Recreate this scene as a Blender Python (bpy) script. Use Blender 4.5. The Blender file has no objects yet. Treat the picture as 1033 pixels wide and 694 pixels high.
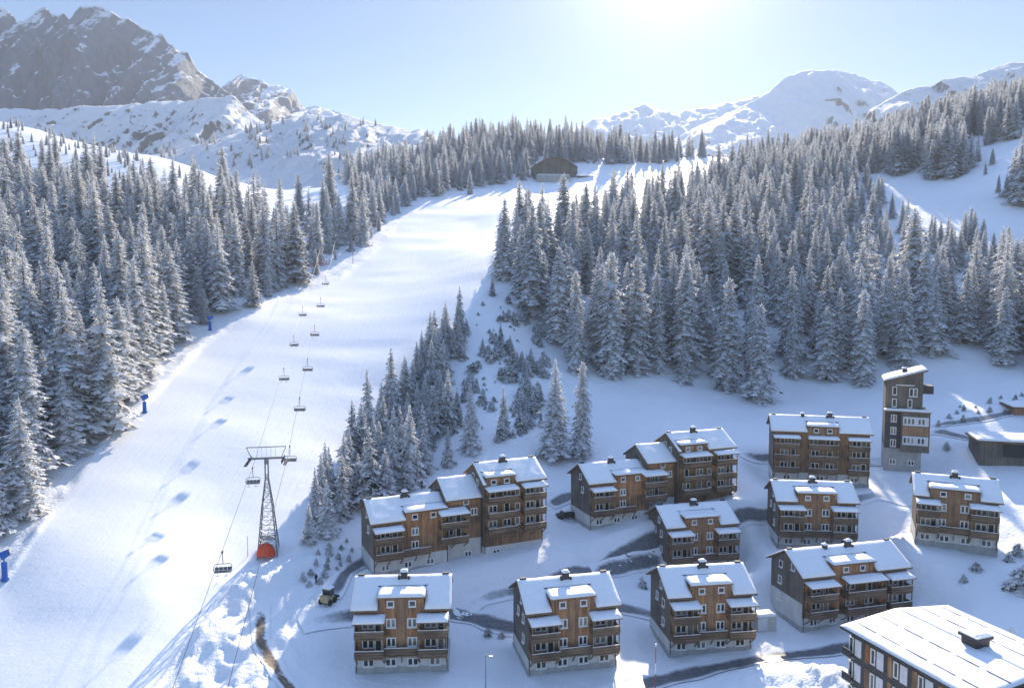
import bpy, math, random
import numpy as np
from mathutils import Vector, Matrix, noise as mnoise
from mathutils.bvhtree import BVHTree

random.seed(7)
rng = np.random.default_rng(7)
R = math.radians
scene = bpy.context.scene
COL = scene.collection

# ------------------------------------------------------------------ camera
F, CX, CY = 757.0, 516.5, 347.0          # photograph pixels
PITCH = R(4.0)
CZ = 52.0                                 # the drone hovers 52 m above the village
cam_d = bpy.data.cameras.new('camera')
cam = bpy.data.objects.new('camera', cam_d)
COL.objects.link(cam)
cam.location = (0, 0, CZ)
cam.rotation_euler = (R(90) - PITCH, 0, 0)
cam_d.sensor_width = 36
cam_d.lens = F / 1033 * 36
cam_d.clip_start = 1
cam_d.clip_end = 30000
scene.camera = cam
cp, sp = math.cos(PITCH), math.sin(PITCH)

def ray(px, py):
    a = (px - CX) / F
    b = (CY - py) / F
    return a, cp + b * sp, -sp + b * cp

def at(px, py, Y):
    "world point on the sight line of a photo pixel at distance Y"
    a, c, d = ray(px, py)
    return Vector((a / c * Y, Y, CZ + d / c * Y))

def proj(x, y, z):
    z = z - CZ
    depth = y * cp - z * sp
    up = y * sp + z * cp
    return CX + F * x / depth, CY - F * up / depth

# ------------------------------------------------------------------ noise
def vnoise(x, y, seed=0):
    xi = np.floor(x).astype(np.int64); yi = np.floor(y).astype(np.int64)
    xf = x - xi; yf = y - yi
    def h(a, b):
        n = (a * 374761393 + b * 668265263 + seed * 974634777) & 0xffffffff
        n = ((n ^ (n >> 13)) * 1274126177) & 0xffffffff
        n = n ^ (n >> 16)
        return (n & 0xffff) / 65535.0 * 2 - 1
    sx = xf * xf * (3 - 2 * xf); sy = yf * yf * (3 - 2 * yf)
    a = h(xi, yi) * (1 - sx) + h(xi + 1, yi) * sx
    b = h(xi, yi + 1) * (1 - sx) + h(xi + 1, yi + 1) * sx
    return a * (1 - sy) + b * sy

def fbm(x, y, oct=4, seed=0, ridged=False):
    s = np.zeros_like(x); a = 1.0; f = 1.0; t = 0
    for o in range(oct):
        n = vnoise(x * f + 17.3 * o, y * f - 9.1 * o, seed + o)
        if ridged:
            n = 1 - 2 * np.abs(n)
        s += a * n; t += a; a *= .5; f *= 2.03
    return s / t

def inpoly(px, py, poly):
    inside = np.zeros(px.shape, bool)
    n = len(poly); j = n - 1
    for i in range(n):
        xi, yi = poly[i]; xj, yj = poly[j]
        c = ((yi > py) != (yj > py)) & (px < (xj - xi) * (py - yi) / ((yj - yi) + 1e-12) + xi)
        inside ^= c
        j = i
    return inside

def polydist(px, py, poly, closed=True):
    d = np.full(px.shape, 1e9)
    n = len(poly)
    for i in range(n if closed else n - 1):
        ax, ay = poly[i]; bx, by = poly[(i + 1) % n]
        vx, vy = bx - ax, by - ay
        t = np.clip(((px - ax) * vx + (py - ay) * vy) / (vx * vx + vy * vy + 1e-9), 0, 1)
        d = np.minimum(d, np.hypot(px - ax - t * vx, py - ay - t * vy))
    return d

def sstep(a, b, x):
    t = np.clip((x - a) / (b - a), 0, 1)
    return t * t * (3 - 2 * t)

# ------------------------------------------------------------------ materials
class NT:
    def __init__(self, name):
        self.m = bpy.data.materials.new(name)
        self.m.use_nodes = True
        self.t = self.m.node_tree
        self.b = self.t.nodes['Principled BSDF']
        self.out = self.t.nodes['Material Output']
    def n(self, typ, **kw):
        nd = self.t.nodes.new(typ)
        for k, v in kw.items():
            if k.startswith('i_'):
                nd.inputs[k[2:].replace('_', ' ')].default_value = v
            else:
                setattr(nd, k, v)
        return nd
    def l(self, a, b):
        self.t.links.new(a, b)
    def coords(self, scale=(1, 1, 1), kind='Object'):
        tc = self.n('ShaderNodeTexCoord')
        mp = self.n('ShaderNodeMapping')
        mp.inputs['Scale'].default_value = scale
        self.l(tc.outputs[kind], mp.inputs['Vector'])
        return mp.outputs['Vector']
    def noise(self, vec, scale, detail=4, rough=.55):
        nd = self.n('ShaderNodeTexNoise')
        nd.inputs['Scale'].default_value = scale
        nd.inputs['Detail'].default_value = detail
        nd.inputs['Roughness'].default_value = rough
        if vec is not None: self.l(vec, nd.inputs['Vector'])
        return nd.outputs['Fac']
    def ramp(self, fac, stops):
        nd = self.n('ShaderNodeValToRGB')
        e = nd.color_ramp.elements
        while len(e) > 1: e.remove(e[-1])
        e[0].position = stops[0][0]; e[0].color = c4(stops[0][1])
        for p, c in stops[1:]:
            x = e.new(p); x.color = c4(c)
        self.l(fac, nd.inputs['Fac'])
        return nd.outputs['Color']
    def mix(self, fac, a, b, mode='MIX'):
        nd = self.n('ShaderNodeMix', data_type='RGBA', blend_type=mode)
        for v, i in ((fac, 0), (a, 6), (b, 7)):
            if isinstance(v, (int, float)): nd.inputs[i].default_value = v
            elif isinstance(v, (tuple, list)): nd.inputs[i].default_value = c4(v)
            else: self.l(v, nd.inputs[i])
        return nd.outputs[2]
    def math(self, op, a, b=None):
        nd = self.n('ShaderNodeMath', operation=op)
        for v, i in ((a, 0), (b, 1)):
            if v is None: continue
            if isinstance(v, (int, float)): nd.inputs[i].default_value = v
            else: self.l(v, nd.inputs[i])
        return nd.outputs[0]
    def bump(self, h, strength=.4, dist=.1):
        nd = self.n('ShaderNodeBump')
        nd.inputs['Strength'].default_value = strength
        nd.inputs['Distance'].default_value = dist
        self.l(h, nd.inputs['Height'])
        self.l(nd.outputs['Normal'], self.b.inputs['Normal'])
        return nd
    def base(self, c):
        if isinstance(c, (tuple, list)): self.b.inputs['Base Color'].default_value = c4(c)
        else: self.l(c, self.b.inputs['Base Color'])
    def rough(self, r):
        if isinstance(r, (int, float)): self.b.inputs['Roughness'].default_value = r
        else: self.l(r, self.b.inputs['Roughness'])

def c4(c):
    return (c[0], c[1], c[2], 1.0) if len(c) == 3 else tuple(c)

M = {}
def plain(key, col, rough=.7, var=.25, scale=3.0, metal=0, bump=0.0):
    t = NT(key)
    v = t.coords()
    f = t.noise(v, scale)
    dark = tuple(x * (1 - var) for x in col); lite = tuple(min(1, x * (1 + var)) for x in col)
    t.base(t.ramp(f, [(.3, dark), (.7, lite)]))
    t.rough(rough); t.b.inputs['Metallic'].default_value = metal
    if bump: t.bump(f, bump, .03)
    M[key] = t.m
    return t.m

# snow cover of the ground
t = NT('snow_ground')
v = t.coords(kind='Object')
at_ = t.n('ShaderNodeAttribute', attribute_name='groomed')
big = t.noise(v, .035, 5); mid = t.noise(v, .35, 6, .6); fine = t.noise(v, 2.2, 4, .65)
col = t.ramp(big, [(.3, (.80, .815, .83)), (.7, (.87, .875, .88))])
t.base(col); t.rough(.62)
t.b.inputs['Specular IOR Level'].default_value = .25
mpx = t.n('ShaderNodeMapping'); mpx.inputs['Rotation'].default_value = (0, 0, R(-10)); mpx.inputs['Scale'].default_value = (1.0, .05, .05)
tcx = t.n('ShaderNodeTexCoord'); t.l(tcx.outputs['Object'], mpx.inputs['Vector'])
tracks = t.noise(mpx.outputs[0], 1.4, 5, .7)
h = t.math('ADD', t.math('MULTIPLY', mid, 1.0), t.math('MULTIPLY', fine, .45))
rough_amt = t.math('SUBTRACT', 1.0, t.math('MULTIPLY', at_.outputs['Fac'], .82))
bn = t.bump(t.math('ADD', t.math('MULTIPLY', h, rough_amt), t.math('MULTIPLY', tracks, t.math('MULTIPLY', at_.outputs['Fac'], .2))), .75, .5)
M['snow_ground'] = t.m
# snow lying on roofs and things
t = NT('snow')
v = t.coords()
f = t.noise(v, 1.2, 5, .6)
t.base(t.ramp(f, [(.3, (.82, .83, .84)), (.7, (.88, .88, .88))])); t.rough(.6)
t.b.inputs['Specular IOR Level'].default_value = .2
t.bump(f, .35, .12)
M['snow'] = t.m

def wood(key, cols, planks=5.0, horizontal=False):
    t = NT(key)
    tc = t.n('ShaderNodeTexCoord')
    oi = t.n('ShaderNodeObjectInfo')
    add = t.n('ShaderNodeVectorMath', operation='ADD')
    t.l(tc.outputs['Object'], add.inputs[0])
    cmb = t.n('ShaderNodeCombineXYZ')
    t.l(t.math('MULTIPLY', oi.outputs['Random'], 37.0), cmb.inputs['X'])
    t.l(cmb.outputs[0], add.inputs[1])
    sep = t.n('ShaderNodeSeparateXYZ'); t.l(tc.outputs['Object'], sep.inputs[0])
    along = sep.outputs['Z'] if horizontal else t.math('ADD', sep.outputs['X'], sep.outputs['Y'])
    idx = t.math('MULTIPLY', along, planks)
    fl = t.math('FLOOR', idx); fr = t.math('FRACT', idx)
    wn = t.n('ShaderNodeTexWhiteNoise', noise_dimensions='1D'); t.l(fl, wn.inputs['W'])
    mp = t.n('ShaderNodeMapping')
    mp.inputs['Scale'].default_value = (.35, .35, 3.) if horizontal else (2.4, 2.4, .28)
    t.l(add.outputs[0], mp.inputs['Vector'])
    streak = t.noise(mp.outputs[0], 1.3, 6, .65)
    patch = t.noise(add.outputs[0], .33, 3, .5)
    fac = t.math('ADD', t.math('MULTIPLY', streak, .45), t.math('ADD', t.math('MULTIPLY', patch, .45), t.math('MULTIPLY', wn.outputs[0], .16)))
    c = t.ramp(fac, [(.37, cols[0]), (.52, cols[1]), (.68, cols[2])])
    gap = t.math('LESS_THAN', fr, .1)
    c = t.mix(t.math('MULTIPLY', gap, .6), c, tuple(x * .35 for x in cols[0]))
    t.base(c); t.rough(.78)
    t.bump(t.math('ADD', t.math('MULTIPLY', gap, -1.0), t.math('MULTIPLY', streak, .3)), .5, .03)
    M[key] = t.m
wood('wood_orange', [(.13, .066, .036), (.36, .172, .08), (.54, .30, .155)])
wood('wood_brown', [(.11, .066, .042), (.27, .155, .09), (.46, .26, .135)])
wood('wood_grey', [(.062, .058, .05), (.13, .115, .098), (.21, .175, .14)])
wood('wood_rail', [(.075, .052, .038), (.18, .122, .08), (.29, .19, .12)], 5.5, True)
wood('wood_post', [(.16, .12, .085), (.24, .18, .125), (.32, .25, .18)], 2)

def concrete(key, a, b):
    t = NT(key)
    v = t.coords((1, 1, .35))
    f = t.noise(v, .9, 6, .65)
    t.base(t.ramp(f, [(.3, a), (.7, b)])); t.rough(.85); t.bump(f, .2, .02)
    M[key] = t.m
concrete('concrete', (.27, .265, .25), (.45, .445, .43))
concrete('plaster', (.50, .49, .47), (.66, .65, .63))
plain('white_frame', (.72, .72, .70), .5, .06)
plain('dark_metal', (.055, .055, .06), .45, .3, 4, .6)
plain('grey_metal', (.22, .23, .25), .42, .2, 4, .8)
plain('anthracite', (.055, .055, .06), .7, .3, 1.5)
plain('panel_brown', (.25, .10, .035), .6, .35, 2)
plain('panel_white', (.62, .63, .66), .55, .08, 2)
plain('orange_pad', (.70, .075, .02), .6, .15, 2)
plain('blue_pad', (.02, .12, .45), .55, .2, 2)
plain('red_paint', (.45, .03, .025), .5, .2)
plain('seat_grey', (.13, .135, .14), .6, .15)
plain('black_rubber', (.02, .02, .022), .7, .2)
plain('car_paint', (.035, .04, .05), .25, .1, 2, .3)
plain('beige_paint', (.42, .34, .2), .5, .2, 2)
plain('canvas', (.78, .78, .80), .7, .05, 1)
plain('container_paint', (.50, .49, .45), .5, .12, 1.5)
plain('bark', (.085, .065, .05), .9, .45, 3, bump=.5)
plain('rust_metal', (.16, .075, .04), .7, .4, 2)
t = NT('glass'); v = t.coords(); f = t.noise(v, .8, 2)
oi = t.n('ShaderNodeObjectInfo')                 # some rooms have pale curtains drawn
cu_ = t.ramp(oi.outputs['Random'], [(.0, (0, 0, 0)), (.66, (0, 0, 0)), (.68, (.5, .5, .5)), (.86, (1, 1, 1))])
t.base(t.mix(cu_, t.ramp(f, [(.35, (.012, .016, .022)), (.7, (.05, .06, .075))]), t.ramp(f, [(.4, (.16, .15, .14)), (.6, (.34, .33, .31))]))); t.rough(.1)
M['glass'] = t.m

def foliage(key, ca, cb, trans):
    t = NT(key)
    oi = t.n('ShaderNodeObjectInfo')
    v = t.coords()
    f = t.noise(v, .9, 3, .6)
    f2 = t.math('ADD', t.math('MULTIPLY', f, .8), t.math('MULTIPLY', oi.outputs['Random'], .2))
    c = t.ramp(f2, [(.3, ca), (.72, cb)])
    d = t.n('ShaderNodeBsdfDiffuse'); tr = t.n('ShaderNodeBsdfTranslucent'); mx = t.n('ShaderNodeMixShader')
    t.l(c, d.inputs['Color']); t.l(c, tr.inputs['Color'])
    mx.inputs[0].default_value = trans
    t.l(d.outputs[0], mx.inputs[1]); t.l(tr.outputs[0], mx.inputs[2])
    t.l(mx.outputs[0], t.out.inputs['Surface'])
    t.t.nodes.remove(t.b)
    M[key] = t.m
foliage('needles', (.020, .032, .028), (.06, .075, .06), .2)
foliage('rime', (.64, .655, .67), (.86, .865, .87), .5)
foliage('crown_snow', (.84, .845, .85), (.92, .92, .92), .45)
foliage('twig', (.06, .05, .04), (.13, .11, .09), .1)

def rockmat(key, dens, rock_lo, rock_hi, lo, hi, nscale):
    t = NT(key)
    g = t.n('ShaderNodeNewGeometry')
    sep = t.n('ShaderNodeSeparateXYZ'); t.l(g.outputs['Normal'], sep.inputs[0])
    v = t.coords((1, 1, .38))
    n1 = t.noise(v, nscale, 8, .7)
    n2 = t.noise(v, nscale * 7, 7, .75)
    s = t.math('ADD', sep.outputs['Z'], t.math('ADD', t.math('MULTIPLY', t.math('SUBTRACT', n1, .5), dens), t.math('MULTIPLY', t.math('SUBTRACT', n2, .5), dens * .9)))
    mr = t.n('ShaderNodeMapRange', interpolation_type='SMOOTHSTEP')
    mr.inputs['From Min'].default_value = lo; mr.inputs['From Max'].default_value = hi
    t.l(s, mr.inputs['Value'])
    rk = t.ramp(n2, [(.3, rock_lo), (.7, rock_hi)])
    t.base(t.mix(mr.outputs[0], rk, (.84, .85, .86))); t.rough(.8)
    t.bump(n2, .9, 9)
    M[key] = t.m
rockmat('rock_cliff', .8, (.075, .088, .115), (.19, .212, .255), .68, .80, .01)
rockmat('rock_snowy', 1.15, (.07, .07, .07), (.18, .175, .165), .50, .66, .013)
rockmat('snow_peak', .7, (.14, .135, .13), (.25, .24, .23), .36, .52, .009)

# asphalt with packed snow
t = NT('wet_road')
v = t.coords()
uv = t.n('ShaderNodeAttribute', attribute_name='edge')
n1 = t.noise(v, .22, 6, .65); n2 = t.noise(v, 1.6, 4)
s = t.math('ADD', t.math('MULTIPLY', uv.outputs['Fac'], .62), t.math('ADD', t.math('MULTIPLY', n1, .5), t.math('MULTIPLY', n2, .16)))
fac = t.ramp(s, [(.46, (0, 0, 0)), (.78, (1, 1, 1))])
t.base(t.mix(fac, t.ramp(n2, [(.3, (.085, .095, .105)), (.7, (.17, .18, .19))]), (.80, .81, .83)))
t.rough(t.math('ADD', t.math('MULTIPLY', n1, .3), .3)); t.bump(n2, .2, .03)
M['wet_road'] = t.m
t = NT('dirt_track')
v = t.coords()
uv = t.n('ShaderNodeAttribute', attribute_name='edge')
n1 = t.noise(v, .3, 6, .65); n2 = t.noise(v, 1.6, 4)
s = t.math('ADD', t.math('MULTIPLY', uv.outputs['Fac'], .5), t.math('ADD', t.math('MULTIPLY', n1, .75), t.math('MULTIPLY', n2, .3)))
fac = t.ramp(s, [(.58, (0, 0, 0)), (.74, (1, 1, 1))])
t.base(t.mix(fac, t.ramp(n2, [(.3, (.12, .09, .065)), (.7, (.25, .20, .15))]), (.82, .825, .83)))
t.rough(.8); t.bump(n2, .4, .08)
M['dirt_track'] = t.m

# ------------------------------------------------------------------ object helpers
def link(name, me, parent=None):
    o = bpy.data.objects.new(name, me)
    COL.objects.link(o)
    if parent is not None: o.parent = parent
    return o

def tag(o, label=None, cat=None, group=None, kind=None):
    if label: o['label'] = label
    if cat: o['category'] = cat
    if group: o['group'] = group
    if kind: o['kind'] = kind
    return o

def empty(name, loc, rz=0):
    o = bpy.data.objects.new(name, None)
    COL.objects.link(o)
    o.location = loc; o.rotation_euler = (0, 0, rz)
    o.empty_display_size = .5
    return o

def npmesh(name, verts, faces, mats, midx=None, smooth=False):
    "faces: (n,3) or (n,4) integer array"
    me = bpy.data.meshes.new(name)
    verts = np.asarray(verts, np.float32); faces = np.asarray(faces, np.int32)
    k = faces.shape[1]
    me.vertices.add(len(verts)); me.vertices.foreach_set('co', verts.ravel())
    me.loops.add(faces.size); me.loops.foreach_set('vertex_index', faces.ravel())
    me.polygons.add(len(faces))
    me.polygons.foreach_set('loop_start', np.arange(0, faces.size, k, dtype=np.int32))
    me.polygons.foreach_set('loop_total', np.full(len(faces), k, np.int32))
    if midx is not None: me.polygons.foreach_set('material_index', np.asarray(midx, np.int32))
    me.polygons.foreach_set('use_smooth', np.full(len(faces), smooth, bool))
    for m in mats: me.materials.append(m)
    me.update(calc_edges=True); me.validate()
    return me

class MB:
    def __init__(self):
        self.v = []; self.f = []; self.m = []; self.cur = 0
    def slot(self, i):
        self.cur = i; return self
    def add(self, vs, fs):
        b = len(self.v)
        self.v += [tuple(x) for x in vs]
        for f in fs:
            self.f.append([b + i for i in f]); self.m.append(self.cur)
        return self
    def box(self, x0, x1, y0, y1, z0, z1):
        vs = [(x0, y0, z0), (x1, y0, z0), (x1, y1, z0), (x0, y1, z0), (x0, y0, z1), (x1, y0, z1), (x1, y1, z1), (x0, y1, z1)]
        return self.add(vs, [(3, 2, 1, 0), (4, 5, 6, 7), (0, 1, 5, 4), (1, 2, 6, 5), (2, 3, 7, 6), (3, 0, 4, 7)])
    def bar(self, a, b, w, h=None):
        h = h or w
        a = Vector(a); b = Vector(b); d = (b - a).normalized()
        up = Vector((0, 0, 1)) if abs(d.z) < .95 else Vector((0, 1, 0))
        s = d.cross(up).normalized(); u = s.cross(d)
        vs = []
        for p in (a, b):
            for sx, sy in ((-1, -1), (1, -1), (1, 1), (-1, 1)):
                vs.append(p + s * sx * w / 2 + u * sy * h / 2)
        return self.add(vs, [(3, 2, 1, 0), (4, 5, 6, 7), (0, 1, 5, 4), (1, 2, 6, 5), (2, 3, 7, 6), (3, 0, 4, 7)])
    def tube(self, pts, rad, n=8, caps=True):
        pts = [Vector(p) for p in pts]
        rads = rad if isinstance(rad, (list, tuple)) else [rad] * len(pts)
        b = len(self.v)
        for i, p in enumerate(pts):
            d = (pts[min(i + 1, len(pts) - 1)] - pts[max(i - 1, 0)]).normalized()
            up = Vector((0, 0, 1)) if abs(d.z) < .9 else Vector((1, 0, 0))
            s = d.cross(up).normalized(); u = s.cross(d)
            for k in range(n):
                a = 2 * math.pi * k / n
                self.v.append(tuple(p + (s * math.cos(a) + u * math.sin(a)) * rads[i]))
        for i in range(len(pts) - 1):
            for k in range(n):
                k2 = (k + 1) % n
                self.f.append([b + i * n + k, b + i * n + k2, b + (i + 1) * n + k2, b + (i + 1) * n + k]); self.m.append(self.cur)
        if caps:
            self.f.append([b + k for k in range(n)][::-1]); self.m.append(self.cur)
            self.f.append([b + (len(pts) - 1) * n + k for k in range(n)]); self.m.append(self.cur)
        return self
    def prism(self, prof, x0, x1):
        "profile list of (y,z) extruded along x"
        n = len(prof)
        vs = [(x0, y, z) for y, z in prof] + [(x1, y, z) for y, z in prof]
        fs = [tuple(range(n))[::-1], tuple(range(n, 2 * n))]
        fs += [(i, (i + 1) % n, n + (i + 1) % n, n + i) for i in range(n)]
        fs = [tuple(reversed(f)) for f in fs]
        return self.add(vs, fs)
    def build(self, name, mats, parent=None, smooth=False):
        me = bpy.data.meshes.new(name)
        me.from_pydata(self.v, [], self.f)
        if not isinstance(mats, (list, tuple)): mats = [mats]
        for m in mats: me.materials.append(M[m] if isinstance(m, str) else m)
        me.polygons.foreach_set('material_index', self.m)
        if smooth: me.polygons.foreach_set('use_smooth', [True] * len(self.f))
        import bmesh
        bm = bmesh.new(); bm.from_mesh(me)
        bmesh.ops.recalc_face_normals(bm, faces=bm.faces)
        bm.to_mesh(me); bm.free()
        me.update()
        return link(name, me, parent)

def snow_patch(mb, p00, p10, p11, p01, th, seed=0, step=.45, lump=.07, open_=''):
    "a lump-edged slab of snow on the quad p00-p10-p11-p01 (p0x = lower edge)"
    p00, p10, p11, p01 = map(Vector, (p00, p10, p11, p01))
    Lx = max((p10 - p00).length, .1); Ly = max((p01 - p00).length, .1)
    nx = max(3, min(40, int(Lx / step))); ny = max(3, min(18, int(Ly / step)))
    b = len(mb.v)
    def pos(i, j):
        return (p00.lerp(p10, i / nx)).lerp(p01.lerp(p11, i / nx), j / ny)
    for j in range(ny + 1):
        for i in range(nx + 1):
            p = pos(i, j)
            e = min(9 if 'L' in open_ else i / nx * Lx, 9 if 'R' in open_ else (1 - i / nx) * Lx, 9 if 'B' in open_ else j / ny * Ly, 9 if 'T' in open_ else (1 - j / ny) * Ly)
            k = min(1, (e / .35)) ** .5
            n = mnoise.noise(Vector((p.x * .55 + seed * 7.7, p.y * .55, p.z * .55))) + .5 * mnoise.noise(Vector((p.x * 1.7 + seed * 3.7, p.y * 1.7, p.z * 1.7)))
            h = th * (.4 + .6 * k) + lump * n * (k + .25)
            q = p + Vector((0, 0, max(.05, h)))
            if e < .01:
                n2 = mnoise.noise(Vector((p.x * 2.1 + seed * 3.1, p.y * 2.1, 4.4)))
                q += Vector((0, 0, .03 * n2))
            mb.v.append(tuple(q))
    for j in range(ny):
        for i in range(nx):
            a = b + j * (nx + 1) + i
            mb.f.append([a, a + 1, a + nx + 2, a + nx + 1]); mb.m.append(mb.cur)
    # skirts
    rim = [(i, 0) for i in range(nx + 1)] + [(nx, j) for j in range(1, ny + 1)] + [(i, ny) for i in range(nx - 1, -1, -1)] + [(0, j) for j in range(ny - 1, 0, -1)]
    c = len(mb.v)
    for i, j in rim:
        mb.v.append(tuple(pos(i, j) + Vector((0, 0, -.02))))
    n = len(rim)
    for k in range(n):
        i, j = rim[k]; i2, j2 = rim[(k + 1) % n]
        if ('B' in open_ and j == j2 == 0) or ('T' in open_ and j == j2 == ny): continue
        mb.f.append([c + k, c + (k + 1) % n, b + j2 * (nx + 1) + i2, b + j * (nx + 1) + i]); mb.m.append(mb.cur)
    return mb
#PART2
# ------------------------------------------------------------------ terrain
CTRL = [
 # village
 (406,680,100),(570,680,101),(715,657,109),(800,632,116),(905,603,126),(655,573,137),(820,546,138),(960,557,129),
 (830,488,160),(912,471,168),(440,568,126),(370,590,121),(548,548,134),(580,534,141),(740,490,152),(1000,458,168),
 (500,694,97),(300,692,97),(700,694,97),(850,694,96),(640,620,118),(480,615,119),(700,530,142),(1033,600,112),
 (516,800,77),(0,780,80),(1033,800,77),(516,1100,47),(0,1100,47),(1033,1100,47),(-250,1100,47),(1300,1100,47),
 (1300,600,115),(1300,460,170),(-250,800,80),
 # slope behind the village
 (560,462,172),(610,440,178),(680,420,190),(650,400,208),(700,390,225),(800,393,226),(880,383,226),(930,392,215),(1010,378,220),(1033,410,190),(770,445,176),
 (960,425,183),
 # gully
 (520,435,178),(515,375,208),(520,320,240),(520,285,268),
 # piste right edge
 (497,285,268),(450,345,222),(400,402,192),(350,480,157),(325,540,133),
 (430,470,166),(385,505,145),(470,420,188),(335,560,126),
 # piste
 (150,600,110),(180,690,95),(0,690,93),(230,520,137),(270,450,163),(330,380,200),(380,320,245),(430,270,310),(480,230,400),(540,198,520),(550,184,600),
 (270,560,126),
 # piste left edge
 (0,590,112),(60,500,135),(140,410,172),(200,350,212),(280,300,265),(340,280,300),(380,250,350),(410,220,420),(440,203,470),(475,191,545),
 (500,255,300),(507,215,420),
 # left forest
 (0,500,132),(0,410,167),(70,405,172),(0,310,235),(100,305,235),(200,300,247),(250,250,330),(0,205,375),(100,205,370),(180,205,375),(180,168,500),(0,158,480),(90,153,570),(175,160,620),(0,122,610),(50,135,620),
 (-250,500,132),(-250,310,240),(-250,190,400),(-250,110,650),(260,205,450),(330,205,450),(380,190,540),(430,165,670),(330,199,600),(250,203,560),
 # hill behind the lodge
 (510,148,830),(470,155,780),(440,163,730),(560,178,625),(600,153,800),(650,163,760),(700,158,770),
 # right forest
 (545,340,240),(600,365,228),(600,300,275),(600,250,340),(620,200,500),(610,182,590),(700,300,285),(800,300,285),(900,300,280),(1000,300,275),(700,230,400),(800,230,395),(900,230,380),(1000,235,340),
 (700,178,590),(800,180,570),(850,165,660),(750,163,700),(890,178,480),(960,190,420),(1033,207,370),(1300,230,330),(1300,330,240),
 (60,172,820),(180,182,800),(330,192,800),(430,178,880),(-250,150,900),(180,200,1050),(0,190,1050),(330,205,1050),(510,168,1050),(620,180,1000),(750,178,1000),(900,165,950),(1033,140,900),(1300,130,900),
 (950,160,500),(1000,165,430),(1033,170,400),(980,133,540),(1033,122,520),(1020,150,450),(1300,110,480),(920,140,620),(870,150,720),
]
cu = []; cz = []
for px, py, Y in CTRL:
    p = at(px, py, Y)
    cu.append((p.x / p.y * 1.6, math.log(p.y) * 1.0)); cz.append(p.z)
cu = np.array(cu); cz = np.array(cz)
def rbf(d):
    return d ** 3
def build_rbf():
    d = np.linalg.norm(cu[:, None] - cu[None], axis=2)
    n = len(cu)
    P = np.c_[np.ones(n), cu]
    A = np.zeros((n + 3, n + 3))
    A[:n, :n] = -d * .12 + d ** 2 * np.log(d + 1e-9) + np.eye(n) * .004
    A[:n, n:] = P; A[n:, :n] = P.T
    return np.linalg.solve(A, np.r_[cz, 0, 0, 0])
WR = build_rbf()
def base_z(x, y):
    x = np.asarray(x, float); y = np.asarray(y, float)
    q = np.stack([x / y * 1.6, np.log(y)], -1).reshape(-1, 2)
    out = np.zeros(len(q))
    for i in range(0, len(q), 20000):
        d = np.linalg.norm(q[i:i + 20000, None] - cu[None], axis=2)
        k = -d * .12 + d ** 2 * np.log(d + 1e-9)
        out[i:i + 20000] = k @ WR[:-3] + WR[-3] + q[i:i + 20000] @ WR[-2:]
    return out.reshape(x.shape)

PISTE = [(-60,640),(0,588),(60,500),(100,450),(140,410),(165,385),(205,345),(240,322),(280,300),(340,280),(378,252),(400,222),(420,208),(445,200),(475,190),(545,183),(600,180),(600,190),(525,200),(508,215),(500,255),(497,285),(452,345),(402,402),(352,480),(318,540),(270,575),(235,605),(190,650),(140,720),(-60,760)]
BERM = [(240,575),(262,566),(330,556),(345,562),(300,590),(262,605),(240,640),(270,668),(300,694),(310,760),(150,760),(165,694),(200,630)]
ROUGH = [(455,345),(497,287),(530,290),(560,330),(590,400),(560,470),(480,470),(430,480),(380,520),(330,560),(320,545),(402,402)]

NU, NY = 520, 430
us = np.linspace(-1.15, 1.15, NU)
ys = np.concatenate([np.exp(np.linspace(math.log(38), math.log(260), 300)), np.exp(np.linspace(math.log(260), math.log(1050), 131))[1:]])
NY = len(ys)
U, Yg = np.meshgrid(us, ys)
X = U * Yg
Z = base_z(X, Yg)
PX, PY = proj(X, Yg, Z)
inp = inpoly(PX, PY, PISTE); dp = polydist(PX, PY, PISTE)
groom = np.where(inp, sstep(0, 6, dp), 0.0)
inb = inpoly(PX, PY, BERM); db = polydist(PX, PY, BERM)
berm = np.where(inb, sstep(0, 12, db), 0)
vill = sstep(440, 480, PY) * sstep(290, 340, PX)
far = sstep(300, 600, Yg)
n_big = fbm(X / 28, Yg / 28, 4, 3)
n_sm = fbm(X / 5.5, Yg / 5.5, 4, 11)
Z = Z + (1 - groom) * (n_big * (.9 + 1.5 * far) * (1 - .75 * vill) + n_sm * .35 * (1 - .55 * vill)) + groom * fbm(X / 60, Yg / 30, 3, 8) * 1.1
Z = Z + berm * (.7 + fbm(X / 3.2, Yg / 3.2, 4, 21, True) * .75 + fbm(X / 1.3, Yg / 1.3, 3, 22) * .5)
# plough bank at the edge of the piste
edge = np.exp(-(dp / 3.5) ** 2) * (Yg < 320)
Z = Z + edge * (.25 + .4 * fbm(X / 4, Yg / 4, 3, 31))
def place(px, py, Y, yaw, px_right):
    "front left base corner and width so that the front ends at px_right"
    p = at(px, py, Y)
    k = (px_right - CX) / F / (cp + ((CY - py) / F) * sp)
    c, s = math.cos(yaw), math.sin(yaw)
    W = (k * p.y - p.x) / (c - k * s)
    return p, W
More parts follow.
